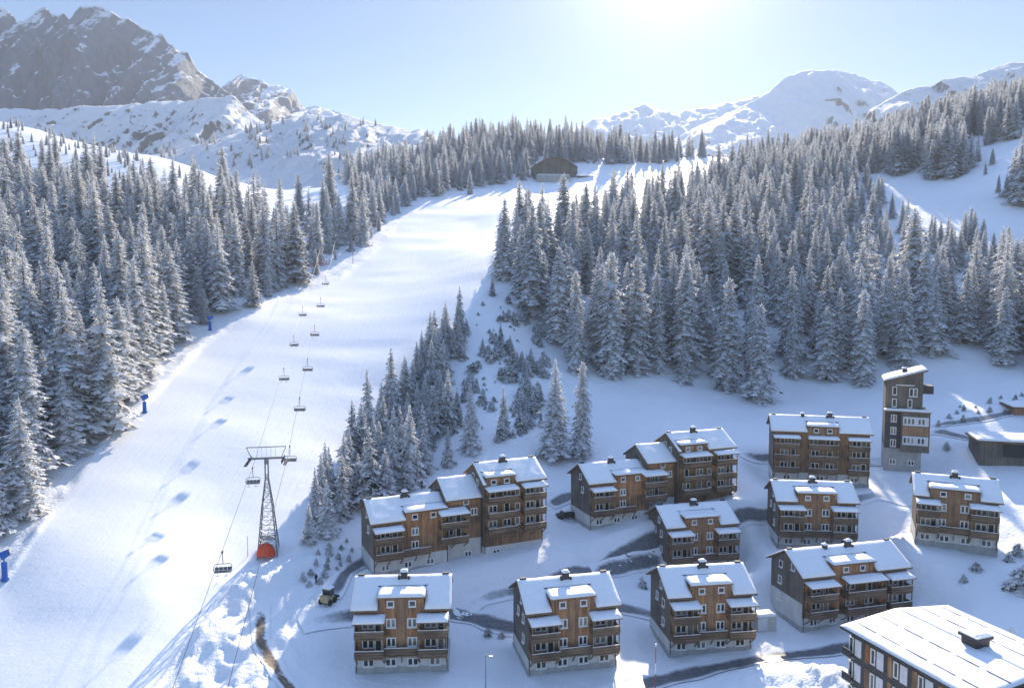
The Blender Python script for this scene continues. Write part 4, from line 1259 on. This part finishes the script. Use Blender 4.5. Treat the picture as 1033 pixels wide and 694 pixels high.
# poles
def pole(name, px, py, h, r_, mat, label, cat, arm=False):
    p = ground_pt(px, py); root = empty(name, p); tag(root, label, cat)
    b = MB(); b.tube([(0, 0, -.5), (0, 0, h)], [r_, r_ * .7], 8); b.build('post', mat, root)
    b = MB()
    if arm:
        b.tube([(0, 0, h - .1), (.25, -.25, h + .1), (.6, -.55, h + .12)], .045, 6); b.box(.45, .95, -.75, -.45, h + .05, h + .17)
        b.build('lamp_head', 'grey_metal', root)
    else:
        b.tube([(0, 0, h), (0, 0, h + .35)], [r_ * 1.6, r_ * 1.2], 8); b.build('cap', 'white_frame', root)
        b = MB(); b.tube([(0, 0, h * .4), (0, 0, h * .62)], r_ * 1.25, 8); b.build('band', 'white_frame', root)
pole('street_lamp', 490, 702, 5.6, .07, 'grey_metal', 'thin grey street lamp standing at the lit snow heap', 'street lamp', True)
pole('marker_pole', 661, 697, 6.2, .07, 'red_paint', 'red and white snow marker pole at the road edge', 'marker pole')
pole('marker_pole', 356, 266, 5.0, .12, 'red_paint', 'reddish pole at the tree edge high on the piste', 'marker pole')
pole('marker_pole', 250, 561, 3.2, .05, 'dark_metal', 'thin dark pole on the bank beside the pylon', 'marker pole')

# blue snow making posts along the left edge of the piste
def blue(px, py, h, label):
    p = ground_pt(px, py); root = empty('snow_gun', p, .5); tag(root, label, 'snow gun', 'blue snow guns along the piste')
    b = MB(); b.tube([(0, 0, -.4), (0, 0, h * .62)], .42, 10); b.tube([(0, 0, 0), (.0, 0, .25)], .6, 10); b.build('padded_post', 'blue_pad', root)
    b = MB(); b.tube([(-.5, -.1, h * .82), (-.25, -.05, h * .84), (.7, .1, h * .93)], [.62, .62, .5], 14); b.build('fan_barrel', 'blue_pad', root)
    b = MB(); b.tube([(.69, .1, h * .93), (.78, .11, h * .935)], .56, 14); b.build('nozzle_ring', 'grey_metal', root)
    b = MB(); b.bar((0, 0, h * .6), (0, 0, h * .8), .16); b.build('bracket', 'dark_metal', root)
blue(5, 585, 4.6, 'blue snow gun lowest on the piste, half cut by the picture edge')
blue(146, 416, 4.0, 'blue snow gun beside the tall frosted spruces')
blue(212, 333, 4.2, 'blue snow gun highest up, in front of the dark trees')
# short net fence by the upper trees
p0 = ground_pt(311, 271); p1 = ground_pt(333, 267)
root = empty('net_fence', p0); tag(root, 'short reddish net fence at the upper tree edge', 'fence')
b = MB(); dv = p1 - p0
for k in range(7):
    q = dv * k / 6; b.bar(q + Vector((0, 0, -.4)), q + Vector((0, 0, 1.9)), .09)
b.build('post', 'dark_metal', root) if False else b.build('pole_row', 'dark_metal', root)
b = MB()
for z in (.3, .6, .9, 1.2, 1.5, 1.75): b.bar(Vector((0, 0, z)), dv + Vector((0, 0, z)), .06)
b.build('netting', 'red_paint', root)
#PART5
# ------------------------------------------------------------------ trees
def spruce_mesh(name, H, Rr, frost, seed, sparse=1.0, skirt=.06, power=.85, bare=False):
    r = np.random.default_rng(seed)
    V = []; Fc = []; Mi = []
    def tri(a, b, c, m):
        k = len(V); V.extend((a, b, c)); Fc.append((k, k + 1, k + 2)); Mi.append(m)
    z = H * skirt
    lean = r.normal(0, .006, 2)
    while z < H * .985:
        t = z / H
        prof = (1 - t) ** power * min(1.0, .62 + t * 2.6)
        rad = Rr * prof * (1 + .16 * r.normal()) + .12
        nb = max(5, int(round((8 + 10 * (1 - t)) * sparse)))
        a0 = r.random() * 6.28
        for k in range(nb):
            if r.random() < .08: continue
            az = a0 + 6.283 * k / nb + r.normal(0, .16)
            L = rad * (1 + .2 * r.normal())
            if r.random() < .06: L *= 1.25
            if L < .12: continue
            dx, dy = math.cos(az), math.sin(az); sx, sy = -dy, dx
            droop = (.30 + .25 * (1 - t) + .1 * r.normal())
            zz = z + r.normal(0, .14)
            ns = 4 if L > 1.2 else 2
            cpts = []
            for i in range(ns + 1):
                f = i / ns
                d = L * f
                dz = -droop * L * (f ** 1.1) + .13 * L * max(0, f - .6) + .12 * L * (1 - f) * f
                cpts.append(np.array((dx * d + lean[0] * zz, dy * d + lean[1] * zz, zz + dz)))
            w = L * (.20 + .08 * r.random())
            frosted = r.random() < frost
            mg = 1 if frosted or r.random() < frost * .7 else 0
            for i in range(ns):
                a, b = cpts[i], cpts[i + 1]
                ww = w * (.55 + .6 * math.sin(math.pi * (i + .75) / (ns + .5)))
                for s in (-1, 1):
                    tip = a * .25 + b * .75 + np.array((sx * s * ww + dx * ww * .35, sy * s * ww + dy * ww * .35, -.2 * ww - .05 + r.normal(0, .04)))
                    tri(a, b, tip, mg)
                    if r.random() < frost + .12:
                        up = np.array((0, 0, .05))
                        tri(a + up, b + up, tip * .88 + a * .12 + up * .8, 2)
                # hanging twigs give the branch depth from the side
                dn = a * .5 + b * .5 + np.array((sx * r.normal(0, .12) * L, sy * r.normal(0, .12) * L, -(.22 + .22 * r.random()) * min(1.3, .35 + L * .28)))
                tri(a, b, dn, 1 if r.random() < frost * .88 else 0)
            # tip
            e = cpts[-1]; dd = np.array((dx, dy, -.25)) * L * .13
            tri(e + np.array((sx, sy, 0)) * w * .3, e - np.array((sx, sy, 0)) * w * .3, e + dd, 2 if r.random() < frost else mg)
        z += (.34 + .2 * (1 - t)) * (H / 24) ** .5 * (1.0 / max(.6, sparse))
    # leader
    for k in range(5):
        a = 6.28 * k / 5
        tri(np.array((math.cos(a) * .16, math.sin(a) * .16, H * .965)), np.array((math.cos(a + 1.25) * .16, math.sin(a + 1.25) * .16, H * .965)), np.array((0, 0, H * 1.01)), 2 if frost > .4 else 1)
    V = np.array(V); V[:, 0] += 0
    return npmesh(name, V, np.array(Fc), [M['needles'], M['rime'], M['crown_snow']], Mi)

def trunk_mesh(name, H, r0):
    b = MB(); b.tube([(0, 0, -.9), (0, 0, H * .15), (0, 0, H * .6), (0, 0, H * .97)], [r0 * 1.25, r0, r0 * .55, r0 * .08], 7)
    o = b.build(name, 'bark', None, True); me = o.data; bpy.data.objects.remove(o); return me

# tall frosted spruces (H 26), scaled per tree
TALL = [(spruce_mesh('crown', 26, (3.9, 3.5, 4.4, 3.7, 3.3, 4.2, 3.6, 4.0, 2.9, 4.5, 3.4)[i], (1, .92, 1, .86, .97, 1, .74, 1, .95, 1, .82)[i], 100 + i, (1, 1, .95, 1, 1, .9, .75, 1, 1, .85, .6)[i], .05 + .025 * (i % 4), (.70, .60, .78, .66, .55, .74, .66, .6, .45, .9, .62)[i]), trunk_mesh('trunk', 26, .33)) for i in range(11)]
YOUNG = [(spruce_mesh('crown', 12, 2.0 + .3 * (i % 3), (.68, .5, .78, .6)[i], 200 + i, .95, .03, .9), trunk_mesh('trunk', 12, .17)) for i in range(4)]

REG_L = [(-150,640),(-20,572),(40,520),(62,492),(90,455),(118,425),(140,392),(150,382),(175,352),(205,330),(235,318),(262,308),(300,290),(335,266),(362,250),(378,242),(398,216),(415,205),(425,199),(405,200),(380,203),(340,214),(300,220),(250,219),(215,214),(180,207),(150,208),(110,204),(85,199),(60,190),(0,186),(-150,182)]
REG_R = [(502,276),(522,298),(545,332),(560,362),(585,378),(610,384),(640,378),(690,388),(745,398),(775,390),(800,380),(835,390),(870,388),(905,372),(940,362),(965,350),(1000,364),(1040,376),(1300,390),(1300,280),(1033,276),(1000,270),(985,262),(950,250),(905,222),(885,198),(872,178),(860,168),(760,166),(728,184),(692,205),(650,214),(612,222),(598,232),(570,246),(540,250),(520,256),(505,262)]
REG_U = [(880,172),(860,162),(700,156),(720,148),(800,146),(880,148),(905,128),(940,122),(1000,116),(1040,100),(1300,90),(1300,130),(1033,128),(1005,125),(985,130),(970,150),(975,170),(950,174),(935,152),(925,160),(912,176),(893,170)]
REG_K = [(405,200),(380,190),(350,186),(430,168),(470,150),(500,143),(560,143),(600,148),(660,155),(730,148),(725,158),(690,162),(660,166),(640,167),(600,166),(585,164),(540,166),(528,182),(500,186),(475,190),(450,196),(430,200)]
REG_G = [(306,548),(312,520),(330,490),(352,462),(372,440),(392,415),(410,390),(425,365),(445,338),(462,326),(470,340),(452,372),(448,400),(470,425),(455,440),(436,452),(430,474),(405,498),(378,508),(350,522),(328,546)]
CLEAR1 = [(262,230),(300,210),(350,206),(352,240),(322,262),(285,282),(255,268)]

def darts(poly, dmin, rngd, n, yr, ur, dens=None):
    "random ground points inside a picture polygon, at least dmin apart"
    u = rngd.uniform(ur[0], ur[1], n); y = np.sqrt(rngd.uniform(yr[0] ** 2, yr[1] ** 2, n))
    x = u * y
    zz = TER(x, y)
    px, py = proj(x, y, zz)
    ok = inpoly(px, py, poly)
    x, y, zz, px, py = (a[ok] for a in (x, y, zz, px, py))
    grid = {}; keep = []
    for i in range(len(x)):
        dm = dmin(y[i], px[i], py[i])
        if dm <= 0: continue
        g = 12.0
        ci, cj = int(x[i] // g), int(y[i] // g); good = True
        for a in (-1, 0, 1):
            for b in (-1, 0, 1):
                for (X_, Y_) in grid.get((ci + a, cj + b), ()):
                    if (X_ - x[i]) ** 2 + (Y_ - y[i]) ** 2 < dm * dm: good = False; break
                if not good: break
            if not good: break
        if good:
            grid.setdefault((ci, cj), []).append((x[i], y[i])); keep.append(i)
    return [(x[i], y[i], zz[i], px[i], py[i]) for i in keep]

lnys = np.log(ys)
def TER(x, y):
    "height of the ground mesh (bilinear)"
    fu = np.clip((x / y - us[0]) / (us[1] - us[0]), 0, NU - 1.001)
    fy = np.interp(y, ys, np.arange(NY)); fy = np.clip(fy, 0, NY - 1.001)
    i = fu.astype(int); j = fy.astype(int); a = fu - i; b = fy - j
    return (Z[j, i] * (1 - a) + Z[j, i + 1] * a) * (1 - b) + (Z[j + 1, i] * (1 - a) + Z[j + 1, i + 1] * a) * b

rt = np.random.default_rng(42)
trees = []     # x,y,z,px,py,height,kind,region
def hgt(base, sd, lo, hi): return float(np.clip(rt.normal(base, sd), lo, hi))
cl = np.array(CLEAR1)
def dL(y, px, py):
    if inpoly(np.array([px]), np.array([py]), CLEAR1)[0]: return 11
    return 6.5 if y < 260 else 7.3
for q in darts(REG_L, dL, rt, 60000, (105, 700), (-.95, 0)):
    edge_small = polydist(np.array([q[3]]), np.array([q[4]]), REG_L[:20], False)[0] < 7
    h = hgt(25, 5, 11, 34) if q[1] > 135 else hgt(21, 4, 10, 28)
    if edge_small and rt.random() < .6: h *= .45
    if q[1] > 420: h *= .8
    if rt.random() < .16: h *= float(rt.uniform(.4, .75))
    trees.append((*q, h, 'tall', 'L'))
def dR(y, px, py): return 7.5 if y < 330 else 8.5
for q in darts(REG_R, dR, rt, 90000, (200, 720), (-.05, .95)):
    h = hgt(27.5, 5, 13, 37) if q[1] < 300 else hgt(26, 4, 14, 33)
    if rt.random() < .18: h *= float(rt.uniform(.38, .75))
    if q[3] > 860 and q[4] < 300: h = min(h, float(rt.uniform(12, 20)))
    trees.append((*q, h, 'tall', 'R'))
for q in darts(REG_U, lambda y, a, b: 7.0, rt, 30000, (300, 900), (.2, .95)):
    trees.append((*q, hgt(26, 4, 15, 34), 'tall', 'U'))
for q in darts(REG_K, lambda y, a, b: 8.0 if a < 600 else 11.0, rt, 30000, (350, 1000), (-.3, .35)):
    trees.append((*q, hgt(23, 6, 9, 34), 'tall', 'K'))
for q in darts(REG_G, lambda y, a, b: 3.7, rt, 60000, (110, 260), (-.35, .05)):
    trees.append((*q, hgt(11.5, 3, 5, 17), 'young', 'G'))
CLUST = [(897,174,58),(905,177,70),(913,173,66),(921,170,60),(938,176,70),(946,179,62),(954,178,82),(962,180,70),(971,176,64),(979,170,48),(930,168,40),(1000,136,62),(1008,138,58),(1016,141,66),(1024,140,60),(1029,207,98),(1041,206,88),(1052,210,92),(990,134,50),(1012,131,55),
         (973,250,52),(982,254,56),(991,257,50),(1016,268,54),(1007,194,24),(1015,197,28),(1021,192,22),(994,176,18),(1001,166,22),(988,163,18)]
for px, py, hp in CLUST:
    p = gpx(px, py); trees.append((p.x, p.y, p.z, px, py, hp * p.y / F * .74, 'tall', 'U'))
    for _ in range(2 if hp > 45 else 0):
        a_, b_ = p.x + float(rt.normal(0, 5)), p.y + float(rt.uniform(2, 14)); trees.append((a_, b_, gz(a_, b_), px, py - 2, hp * p.y / F * float(rt.uniform(.45, .75)), 'tall', 'U'))
# trees one can tell apart
SOLO = [(560,463,104,'slim frosted spruce standing alone behind the stepped row'),(586,461,100,'broad frosted spruce close beside the slim lone spruce'),
        (475,455,70,'frosted spruce at the right end of the young grove'),(452,470,42,'small dark spruce just below the young grove'),(508,440,52,'small dark spruce low in the bushy gully'),
        (474,196,24,'pointed spruce alone at the top of the piste'),(766,404,100,'tall spruce standing forward of the forest edge above the houses')]
solos = []
for px, py, hp, lb in SOLO:
    p = gpx(px, py); solos.append((p.x, p.y, p.z, px, py, hp * p.y / F, 'young' if hp < 60 and py > 400 else 'tall', lb))

vis = [(t_[5] / t_[1] * F, i) for i, t_ in enumerate(trees) if -12 < t_[3] < 1045 and t_[4] < 760]
vis.sort(reverse=True)
# a crown must not be wholly behind nearer ones: walk from the nearest and keep those whose top shows
order = sorted((i for _, i in vis), key=lambda i: trees[i][1])
colmax = np.full(1100, 900.0)
shown = {}
for i in order:
    x, y, z, px, py, h, k, reg = trees[i]
    tpx, tpy = proj(x, y, z + h)
    w = max(1, h / y * F * .11); a, b = int(max(0, px - w)), int(min(1099, px + w))
    if b <= a: continue
    seen = float(np.clip(colmax[a:b] - tpy, 0, h / y * F).mean())
    shown[i] = seen * w * 2
    colmax[a:b] = np.minimum(colmax[a:b], tpy + h / y * F * .12)
NIND = 292
ind = set(sorted(shown, key=lambda i: -shown[i])[:NIND])
LABEL = {'L': 'tall rime covered spruce in the forest along the left piste edge', 'R': 'tall rime covered spruce in the forest on the right hillside', 'U': 'frosted spruce above the snowy track on the upper right slope',
         'K': 'distant frosted spruce on the hill around the lodge', 'G': 'young snow dusted spruce in the narrow grove beside the piste'}
GROUP = {'L': 'spruces of the left forest', 'R': 'spruces of the right forest', 'U': 'spruces of the upper right slope', 'K': 'spruces round the lodge', 'G': 'young spruces of the grove'}
def plant_tree(t_, label, group, name='spruce_tree'):
    x, y, z, px, py, h, kind = t_[:7]
    vset, H0 = (TALL, 26.0) if kind == 'tall' else (YOUNG, 12.0)
    v = int(rt.integers(len(vset))); s = h / H0
    root = empty(name, (x, y, z - .25), float(rt.random() * 6.28)); root.scale = (s * float(rt.uniform(.85, 1.15)) if s > .6 else s * 1.25,) * 2 + (s,)
    link('trunk', vset[v][1], root); c = link('crown', vset[v][0], root)
    tag(root, label, 'spruce tree', group)
    return root, c
crown_src = {}
for i in sorted(ind):
    t_ = trees[i]
    plant_tree(t_, LABEL[t_[7]], GROUP[t_[7]])
for t_ in solos:
    plant_tree(t_, t_[7], None)

# bare larch above the right forest edge
p = gpx(573, 252)
root = empty('larch_tree', p); tag(root, 'thin nearly bare larch rising above the spruces beside the piste', 'larch tree')
link('trunk', trunk_mesh('trunk', 26, .3), root)
me = spruce_mesh('crown', 26, 2.3, .12, 400, .38, .35, .55); me.materials[0] = M['twig']; link('crown', me, root)

# ---- the rest of the forest: one object, its trees set out by geometry nodes
rest = [t_ for i, t_ in enumerate(trees) if i not in ind]
# scattered trees far off on the slopes of the mountains
for arr, t0, t1, n_, h0, h1 in ((RIDGE, .25, .98, 330, 6, 12), (SHO, .2, .7, 110, 6, 11), (DOME, .12, .42, 420, 8, 14), (RMT, .2, .8, 330, 8, 15)):
    na_ = arr.shape[0]; nt_ = na_ - 14
    for _ in range(n_ * 4):
        j = int(rt.uniform(t0, t1) ** 1.3 * nt_); i = int(rt.integers(arr.shape[1])); v_ = arr[j, i]
        px_, py_ = proj(v_[0], v_[1], v_[2])
        if fbm(np.array([px_ / 14.]), np.array([py_ / 20.]), 2, 91)[0] < .02 or not (-60 < px_ < 1100): continue
        rest.append((v_[0], v_[1], v_[2], px_, py_, float(rt.uniform(h0, h1)), 'tall', 'F'))
for q in darts([(-20,122),(20,126),(60,138),(130,158),(190,182),(215,205),(150,205),(90,192),(50,184),(-20,176)], lambda y, a, b: 9 if float(fbm(np.array([a / 22.]), np.array([b / 11.]), 2, 15)[0]) > -.05 else 26, rt, 9000, (380, 800), (-.8, -.3)):
    rest.append((*q, float(rt.uniform(3, 10)), 'tall', 'F'))
# lighter meshes for the mass, one mesh per variant inside the one object
fm = bpy.data.meshes.new('spruce_forest')
fm.vertices.add(len(rest)); fm.vertices.foreach_set('co', np.array([(a[0], a[1], a[2] - .25) for a in rest], np.float32).ravel())
sc_ = fm.attributes.new('size', 'FLOAT_VECTOR', 'POINT'); ro_ = fm.attributes.new('turn', 'FLOAT', 'POINT'); va_ = fm.attributes.new('variant', 'INT', 'POINT')
sv_ = []
for a in rest:
    s = a[5] / (26. if a[6] == 'tall' else 12.); w = s * rt.uniform(.85, 1.15); sv_.append((w, w, s))
fm.attributes['size'].data.foreach_set('vector', np.array(sv_, np.float32).ravel())
fm.attributes['turn'].data.foreach_set('value', rt.uniform(0, 6.28, len(rest)).astype(np.float32))
fm.attributes['variant'].data.foreach_set('value', np.array([int(rt.integers(11)) if a[6] == 'tall' else 11 + int(rt.integers(4)) for a in rest], np.int32))
forest = link('spruce_forest', fm); tag(forest, kind='stuff', label='mass of rime covered spruces filling the forest on both slopes')
ng = bpy.data.node_groups.new('forest', 'GeometryNodeTree')
ng.interface.new_socket('Geometry', in_out='INPUT', socket_type='NodeSocketGeometry'); ng.interface.new_socket('Geometry', in_out='OUTPUT', socket_type='NodeSocketGeometry')
gi = ng.nodes.new('NodeGroupInput'); go = ng.nodes.new('NodeGroupOutput'); jn = ng.nodes.new('GeometryNodeJoinGeometry')
def named(n_, typ):
    nd = ng.nodes.new('GeometryNodeInputNamedAttribute'); nd.data_type = typ; nd.inputs['Name'].default_value = n_; return nd.outputs[0]
a_size = named('size', 'FLOAT_VECTOR'); a_turn = named('turn', 'FLOAT'); a_var = named('variant', 'INT')
cx3 = ng.nodes.new('ShaderNodeCombineXYZ'); ng.links.new(a_turn, cx3.inputs['Z'])
srcs = {}
for o in COL.objects:
    if o.type == 'MESH' and o.name.startswith('crown') and o.parent and o.parent.name.startswith('spruce_tree'): srcs.setdefault(o.data.name, o)
for k, (cm, _) in enumerate(TALL + YOUNG):
    src = srcs.get(cm.name)
    if src is None: continue
    oi = ng.nodes.new('GeometryNodeObjectInfo'); oi.inputs['Object'].default_value = src; oi.transform_space = 'ORIGINAL'
    eq = ng.nodes.new('FunctionNodeCompare'); eq.data_type = 'INT'; eq.operation = 'EQUAL'
    ng.links.new(a_var, eq.inputs[2]); eq.inputs[3].default_value = k
    ip = ng.nodes.new('GeometryNodeInstanceOnPoints')
    ng.links.new(gi.outputs[0], ip.inputs['Points']); ng.links.new(eq.outputs[0], ip.inputs['Selection'])
    ng.links.new(oi.outputs['Geometry'], ip.inputs['Instance']); ng.links.new(cx3.outputs[0], ip.inputs['Rotation']); ng.links.new(a_size, ip.inputs['Scale'])
    ng.links.new(ip.outputs[0], jn.inputs[0])
ng.links.new(jn.outputs[0], go.inputs[0])
md = forest.modifiers.new('forest', 'NODES'); md.node_group = ng
print('TREES', len(trees), 'individual', len(ind), {r_: sum(1 for i in ind if trees[i][7] == r_) for r_ in 'LRUKG'}, {r_: sum(1 for t_ in trees if t_[7] == r_) for r_ in 'LRUKG'})

# ------------------------------------------------------------------ bushes
BUSH = [spruce_mesh('dwarf_pine', 2.2, 1.25, (.6, .75, .45, .7)[i], 300 + i, .85, .03, (.5, .6, .45, .7)[i]) for i in range(4)]
REG_B = [(470,335),(490,300),(520,288),(545,335),(556,375),(548,400),(545,440),(500,445),(470,420),(462,380)]
def put_bush(x, y, z, s, label, group, name='dwarf_pine'):
    o = link(name, BUSH[int(rt.integers(4))]); o.location = (x, y, z - .1 * s); o.rotation_euler = (0, 0, float(rt.random() * 6.28)); o.scale = (s, s, s * float(rt.uniform(.8, 1.5)))
    tag(o, label, 'bush', group)
for q in darts(REG_B, lambda y, a, b: 1.4 if float(fbm(np.array([a / 17.]), np.array([b / 17.]), 2, 5)[0]) > .1 else 6, rt, 5000, (150, 300), (-.1, .08))[:170]:
    if rt.random() < .22: plant_tree((*q[:5], float(rt.uniform(2.5, 6.5)), 'young'), 'frosted spruce sapling on the shaded snow slope below the right forest', 'saplings in the gully', 'spruce_sapling'); continue
    put_bush(q[0], q[1], q[2], float(rt.choice([.25, .4, .6, 1.0, 1.3])), 'small frosted dwarf pine on the shaded snow slope below the right forest', 'dwarf pines in the gully')
for q in darts([(300,590),(318,560),(350,545),(362,560),(340,575),(318,592)], lambda y, a, b: 1.6, rt, 6000, (100, 150), (-.35, -.15))[:34]:
    put_bush(q[0], q[1], q[2], float(rt.uniform(.25, .5)), 'tiny shrub poking through the snow bank beside the pylon', 'shrubs on the bank')
for q in darts([(945,432),(960,412),(1033,396),(1040,412),(990,424)], lambda y, a, b: 3.0, rt, 4000, (150, 240), (.5, .75))[:24]:
    put_bush(q[0], q[1], q[2], float(rt.uniform(.3, .6)), 'tiny shrub in the snow above the low shed', 'shrubs above the shed')
for px, py, s, lb in [(1030,595,1.7,'large dark bush cut by the right picture edge below the last chalet'),(1027,560,.9,'medium dark bush right of the last chalet'),(1018,566,.8,'small dark bush beside the corner of the last chalet'),
                      (985,575,.7,'lone small bush on the snow below the last chalet'),(972,586,.5,'smallest of the lone bushes below the last chalet'),(715,528,.9,'dark bush beside the road behind the lone chalet'),(728,524,.7,'low bush at the road bend behind the lone chalet'),
                      (648,592,.8,'low bush between the two front chalets and the one behind'),(492,641,.6,'low snowy bush beside the dark road'),(506,643,.55,'low frosted bush at the left wall of a front chalet'),(955,452,.7,'bush on the slope below the tower road')]:
    p = gpx(px, py)
    if p is not None: put_bush(p.x, p.y, p.z, s, lb, None)
REG_C = [(255,285),(270,232),(300,212),(345,212),(350,240),(325,262),(290,288)]
for q in darts(REG_C, lambda y, a, b: 5.5, rt, 5000, (200, 520), (-.4, -.15))[:36]:
    put_bush(q[0], q[1], q[2], float(rt.uniform(.9, 2.0)), 'frosted dwarf pine in the shaded clearing beside the upper piste', 'dwarf pines in the clearing')
# ------------------------------------------------------------------ light
SUN_EL, SUN_AZ = R(26.0), R(11.5)           # azimuth clockwise from +Y
world = bpy.data.worlds.new('World'); scene.world = world
world.use_nodes = True
wt = world.node_tree
bg = wt.nodes['Background']
sky = wt.nodes.new('ShaderNodeTexSky')
sky.sky_type = 'NISHITA'; sky.sun_disc = False
sky.sun_elevation = SUN_EL; sky.sun_rotation = SUN_AZ
sky.altitude = 1500; sky.air_density = 1.0; sky.dust_density = .4; sky.ozone_density = 2.0
# the air low over the horizon is paler and less bright than the deep blue overhead
tc = wt.nodes.new('ShaderNodeTexCoord'); sx = wt.nodes.new('ShaderNodeSeparateXYZ'); wt.links.new(tc.outputs['Generated'], sx.inputs[0])
mr = wt.nodes.new('ShaderNodeMapRange'); mr.interpolation_type = 'SMOOTHSTEP'
mr.inputs['From Min'].default_value = .36; mr.inputs['From Max'].default_value = .62; mr.inputs['To Min'].default_value = .44; mr.inputs['To Max'].default_value = 1.6
wt.links.new(sx.outputs['Z'], mr.inputs['Value'])
mr2 = wt.nodes.new('ShaderNodeMapRange'); mr2.inputs['From Min'].default_value = .30; mr2.inputs['From Max'].default_value = .6; mr2.inputs['To Min'].default_value = 1.12; mr2.inputs['To Max'].default_value = .98
wt.links.new(sx.outputs['Z'], mr2.inputs['Value'])
hs = wt.nodes.new('ShaderNodeHueSaturation'); wt.links.new(sky.outputs[0], hs.inputs['Color']); hs.inputs['Hue'].default_value = .503; wt.links.new(mr2.outputs[0], hs.inputs['Saturation']); wt.links.new(mr.outputs[0], hs.inputs['Value'])
# aureole of bright air round the sun
SUNV = (math.sin(SUN_AZ) * math.cos(SUN_EL), math.cos(SUN_AZ) * math.cos(SUN_EL), math.sin(SUN_EL))
dt = wt.nodes.new('ShaderNodeVectorMath'); dt.operation = 'DOT_PRODUCT'; wt.links.new(tc.outputs['Generated'], dt.inputs[0]); dt.inputs[1].default_value = SUNV
def wmath(op, a, b):
    n_ = wt.nodes.new('ShaderNodeMath'); n_.operation = op
    for v_, i_ in ((a, 0), (b, 1)):
        if isinstance(v_, (int, float)): n_.inputs[i_].default_value = v_
        else: wt.links.new(v_, n_.inputs[i_])
    return n_.outputs[0]
d0 = wmath('MAXIMUM', dt.outputs['Value'], 0.0)
gl = wmath('ADD', wmath('MULTIPLY', wmath('POWER', d0, 170.0), 3.0), wmath('MULTIPLY', wmath('POWER', d0, 14.0), .38))
gm = wt.nodes.new('ShaderNodeVectorMath'); gm.operation = 'SCALE'; gm.inputs[0].default_value = (1.0, .97, .92); wt.links.new(gl, gm.inputs['Scale'])
ga_ = wt.nodes.new('ShaderNodeVectorMath'); ga_.operation = 'ADD'; wt.links.new(hs.outputs[0], ga_.inputs[0]); wt.links.new(gm.outputs[0], ga_.inputs[1])
wt.links.new(ga_.outputs[0], bg.inputs['Color'])
bg.inputs['Strength'].default_value = 0.15
sd = bpy.data.lights.new('sun', 'SUN'); sd.energy = 5.0; sd.angle = R(.53); sd.color = (1, .87, .69)
so = bpy.data.objects.new('sun', sd); COL.objects.link(so)
sv = Vector((math.sin(SUN_AZ) * math.cos(SUN_EL), math.cos(SUN_AZ) * math.cos(SUN_EL), math.sin(SUN_EL)))
so.rotation_euler = sv.to_track_quat('Z', 'Y').to_euler()
so.location = (60, 300, 200)
scene.view_settings.view_transform = 'Standard'
scene.view_settings.look = 'None'
scene.view_settings.exposure = .92
scene.view_settings.gamma = 1
scene.render.engine = 'CYCLES'
scene.cycles.use_denoising = True
scene.cycles.max_bounces = 6
scene.cycles.diffuse_bounces = 3
scene.cycles.volume_bounces = 1

# ------------------------------------------------------------------ the air
hb = MB(); hb.box(-4300, 4300, -300, 4000, float(TV[:, 2].min()) - 60, 840)
hm = bpy.data.materials.new('haze'); hm.use_nodes = True; ht = hm.node_tree
for n_ in list(ht.nodes):
    if n_.type != 'OUTPUT_MATERIAL': ht.nodes.remove(n_)
pv = ht.nodes.new('ShaderNodeVolumePrincipled'); pv.inputs['Color'].default_value = (.84, .91, 1, 1); pv.inputs['Density'].default_value = .00009; pv.inputs['Anisotropy'].default_value = .2
ht.links.new(pv.outputs[0], [n_ for n_ in ht.nodes if n_.type == 'OUTPUT_MATERIAL'][0].inputs['Volume'])
M['haze'] = hm
hz = hb.build('haze', 'haze'); tag(hz, kind='stuff', label='thin blue winter haze filling the valley air')
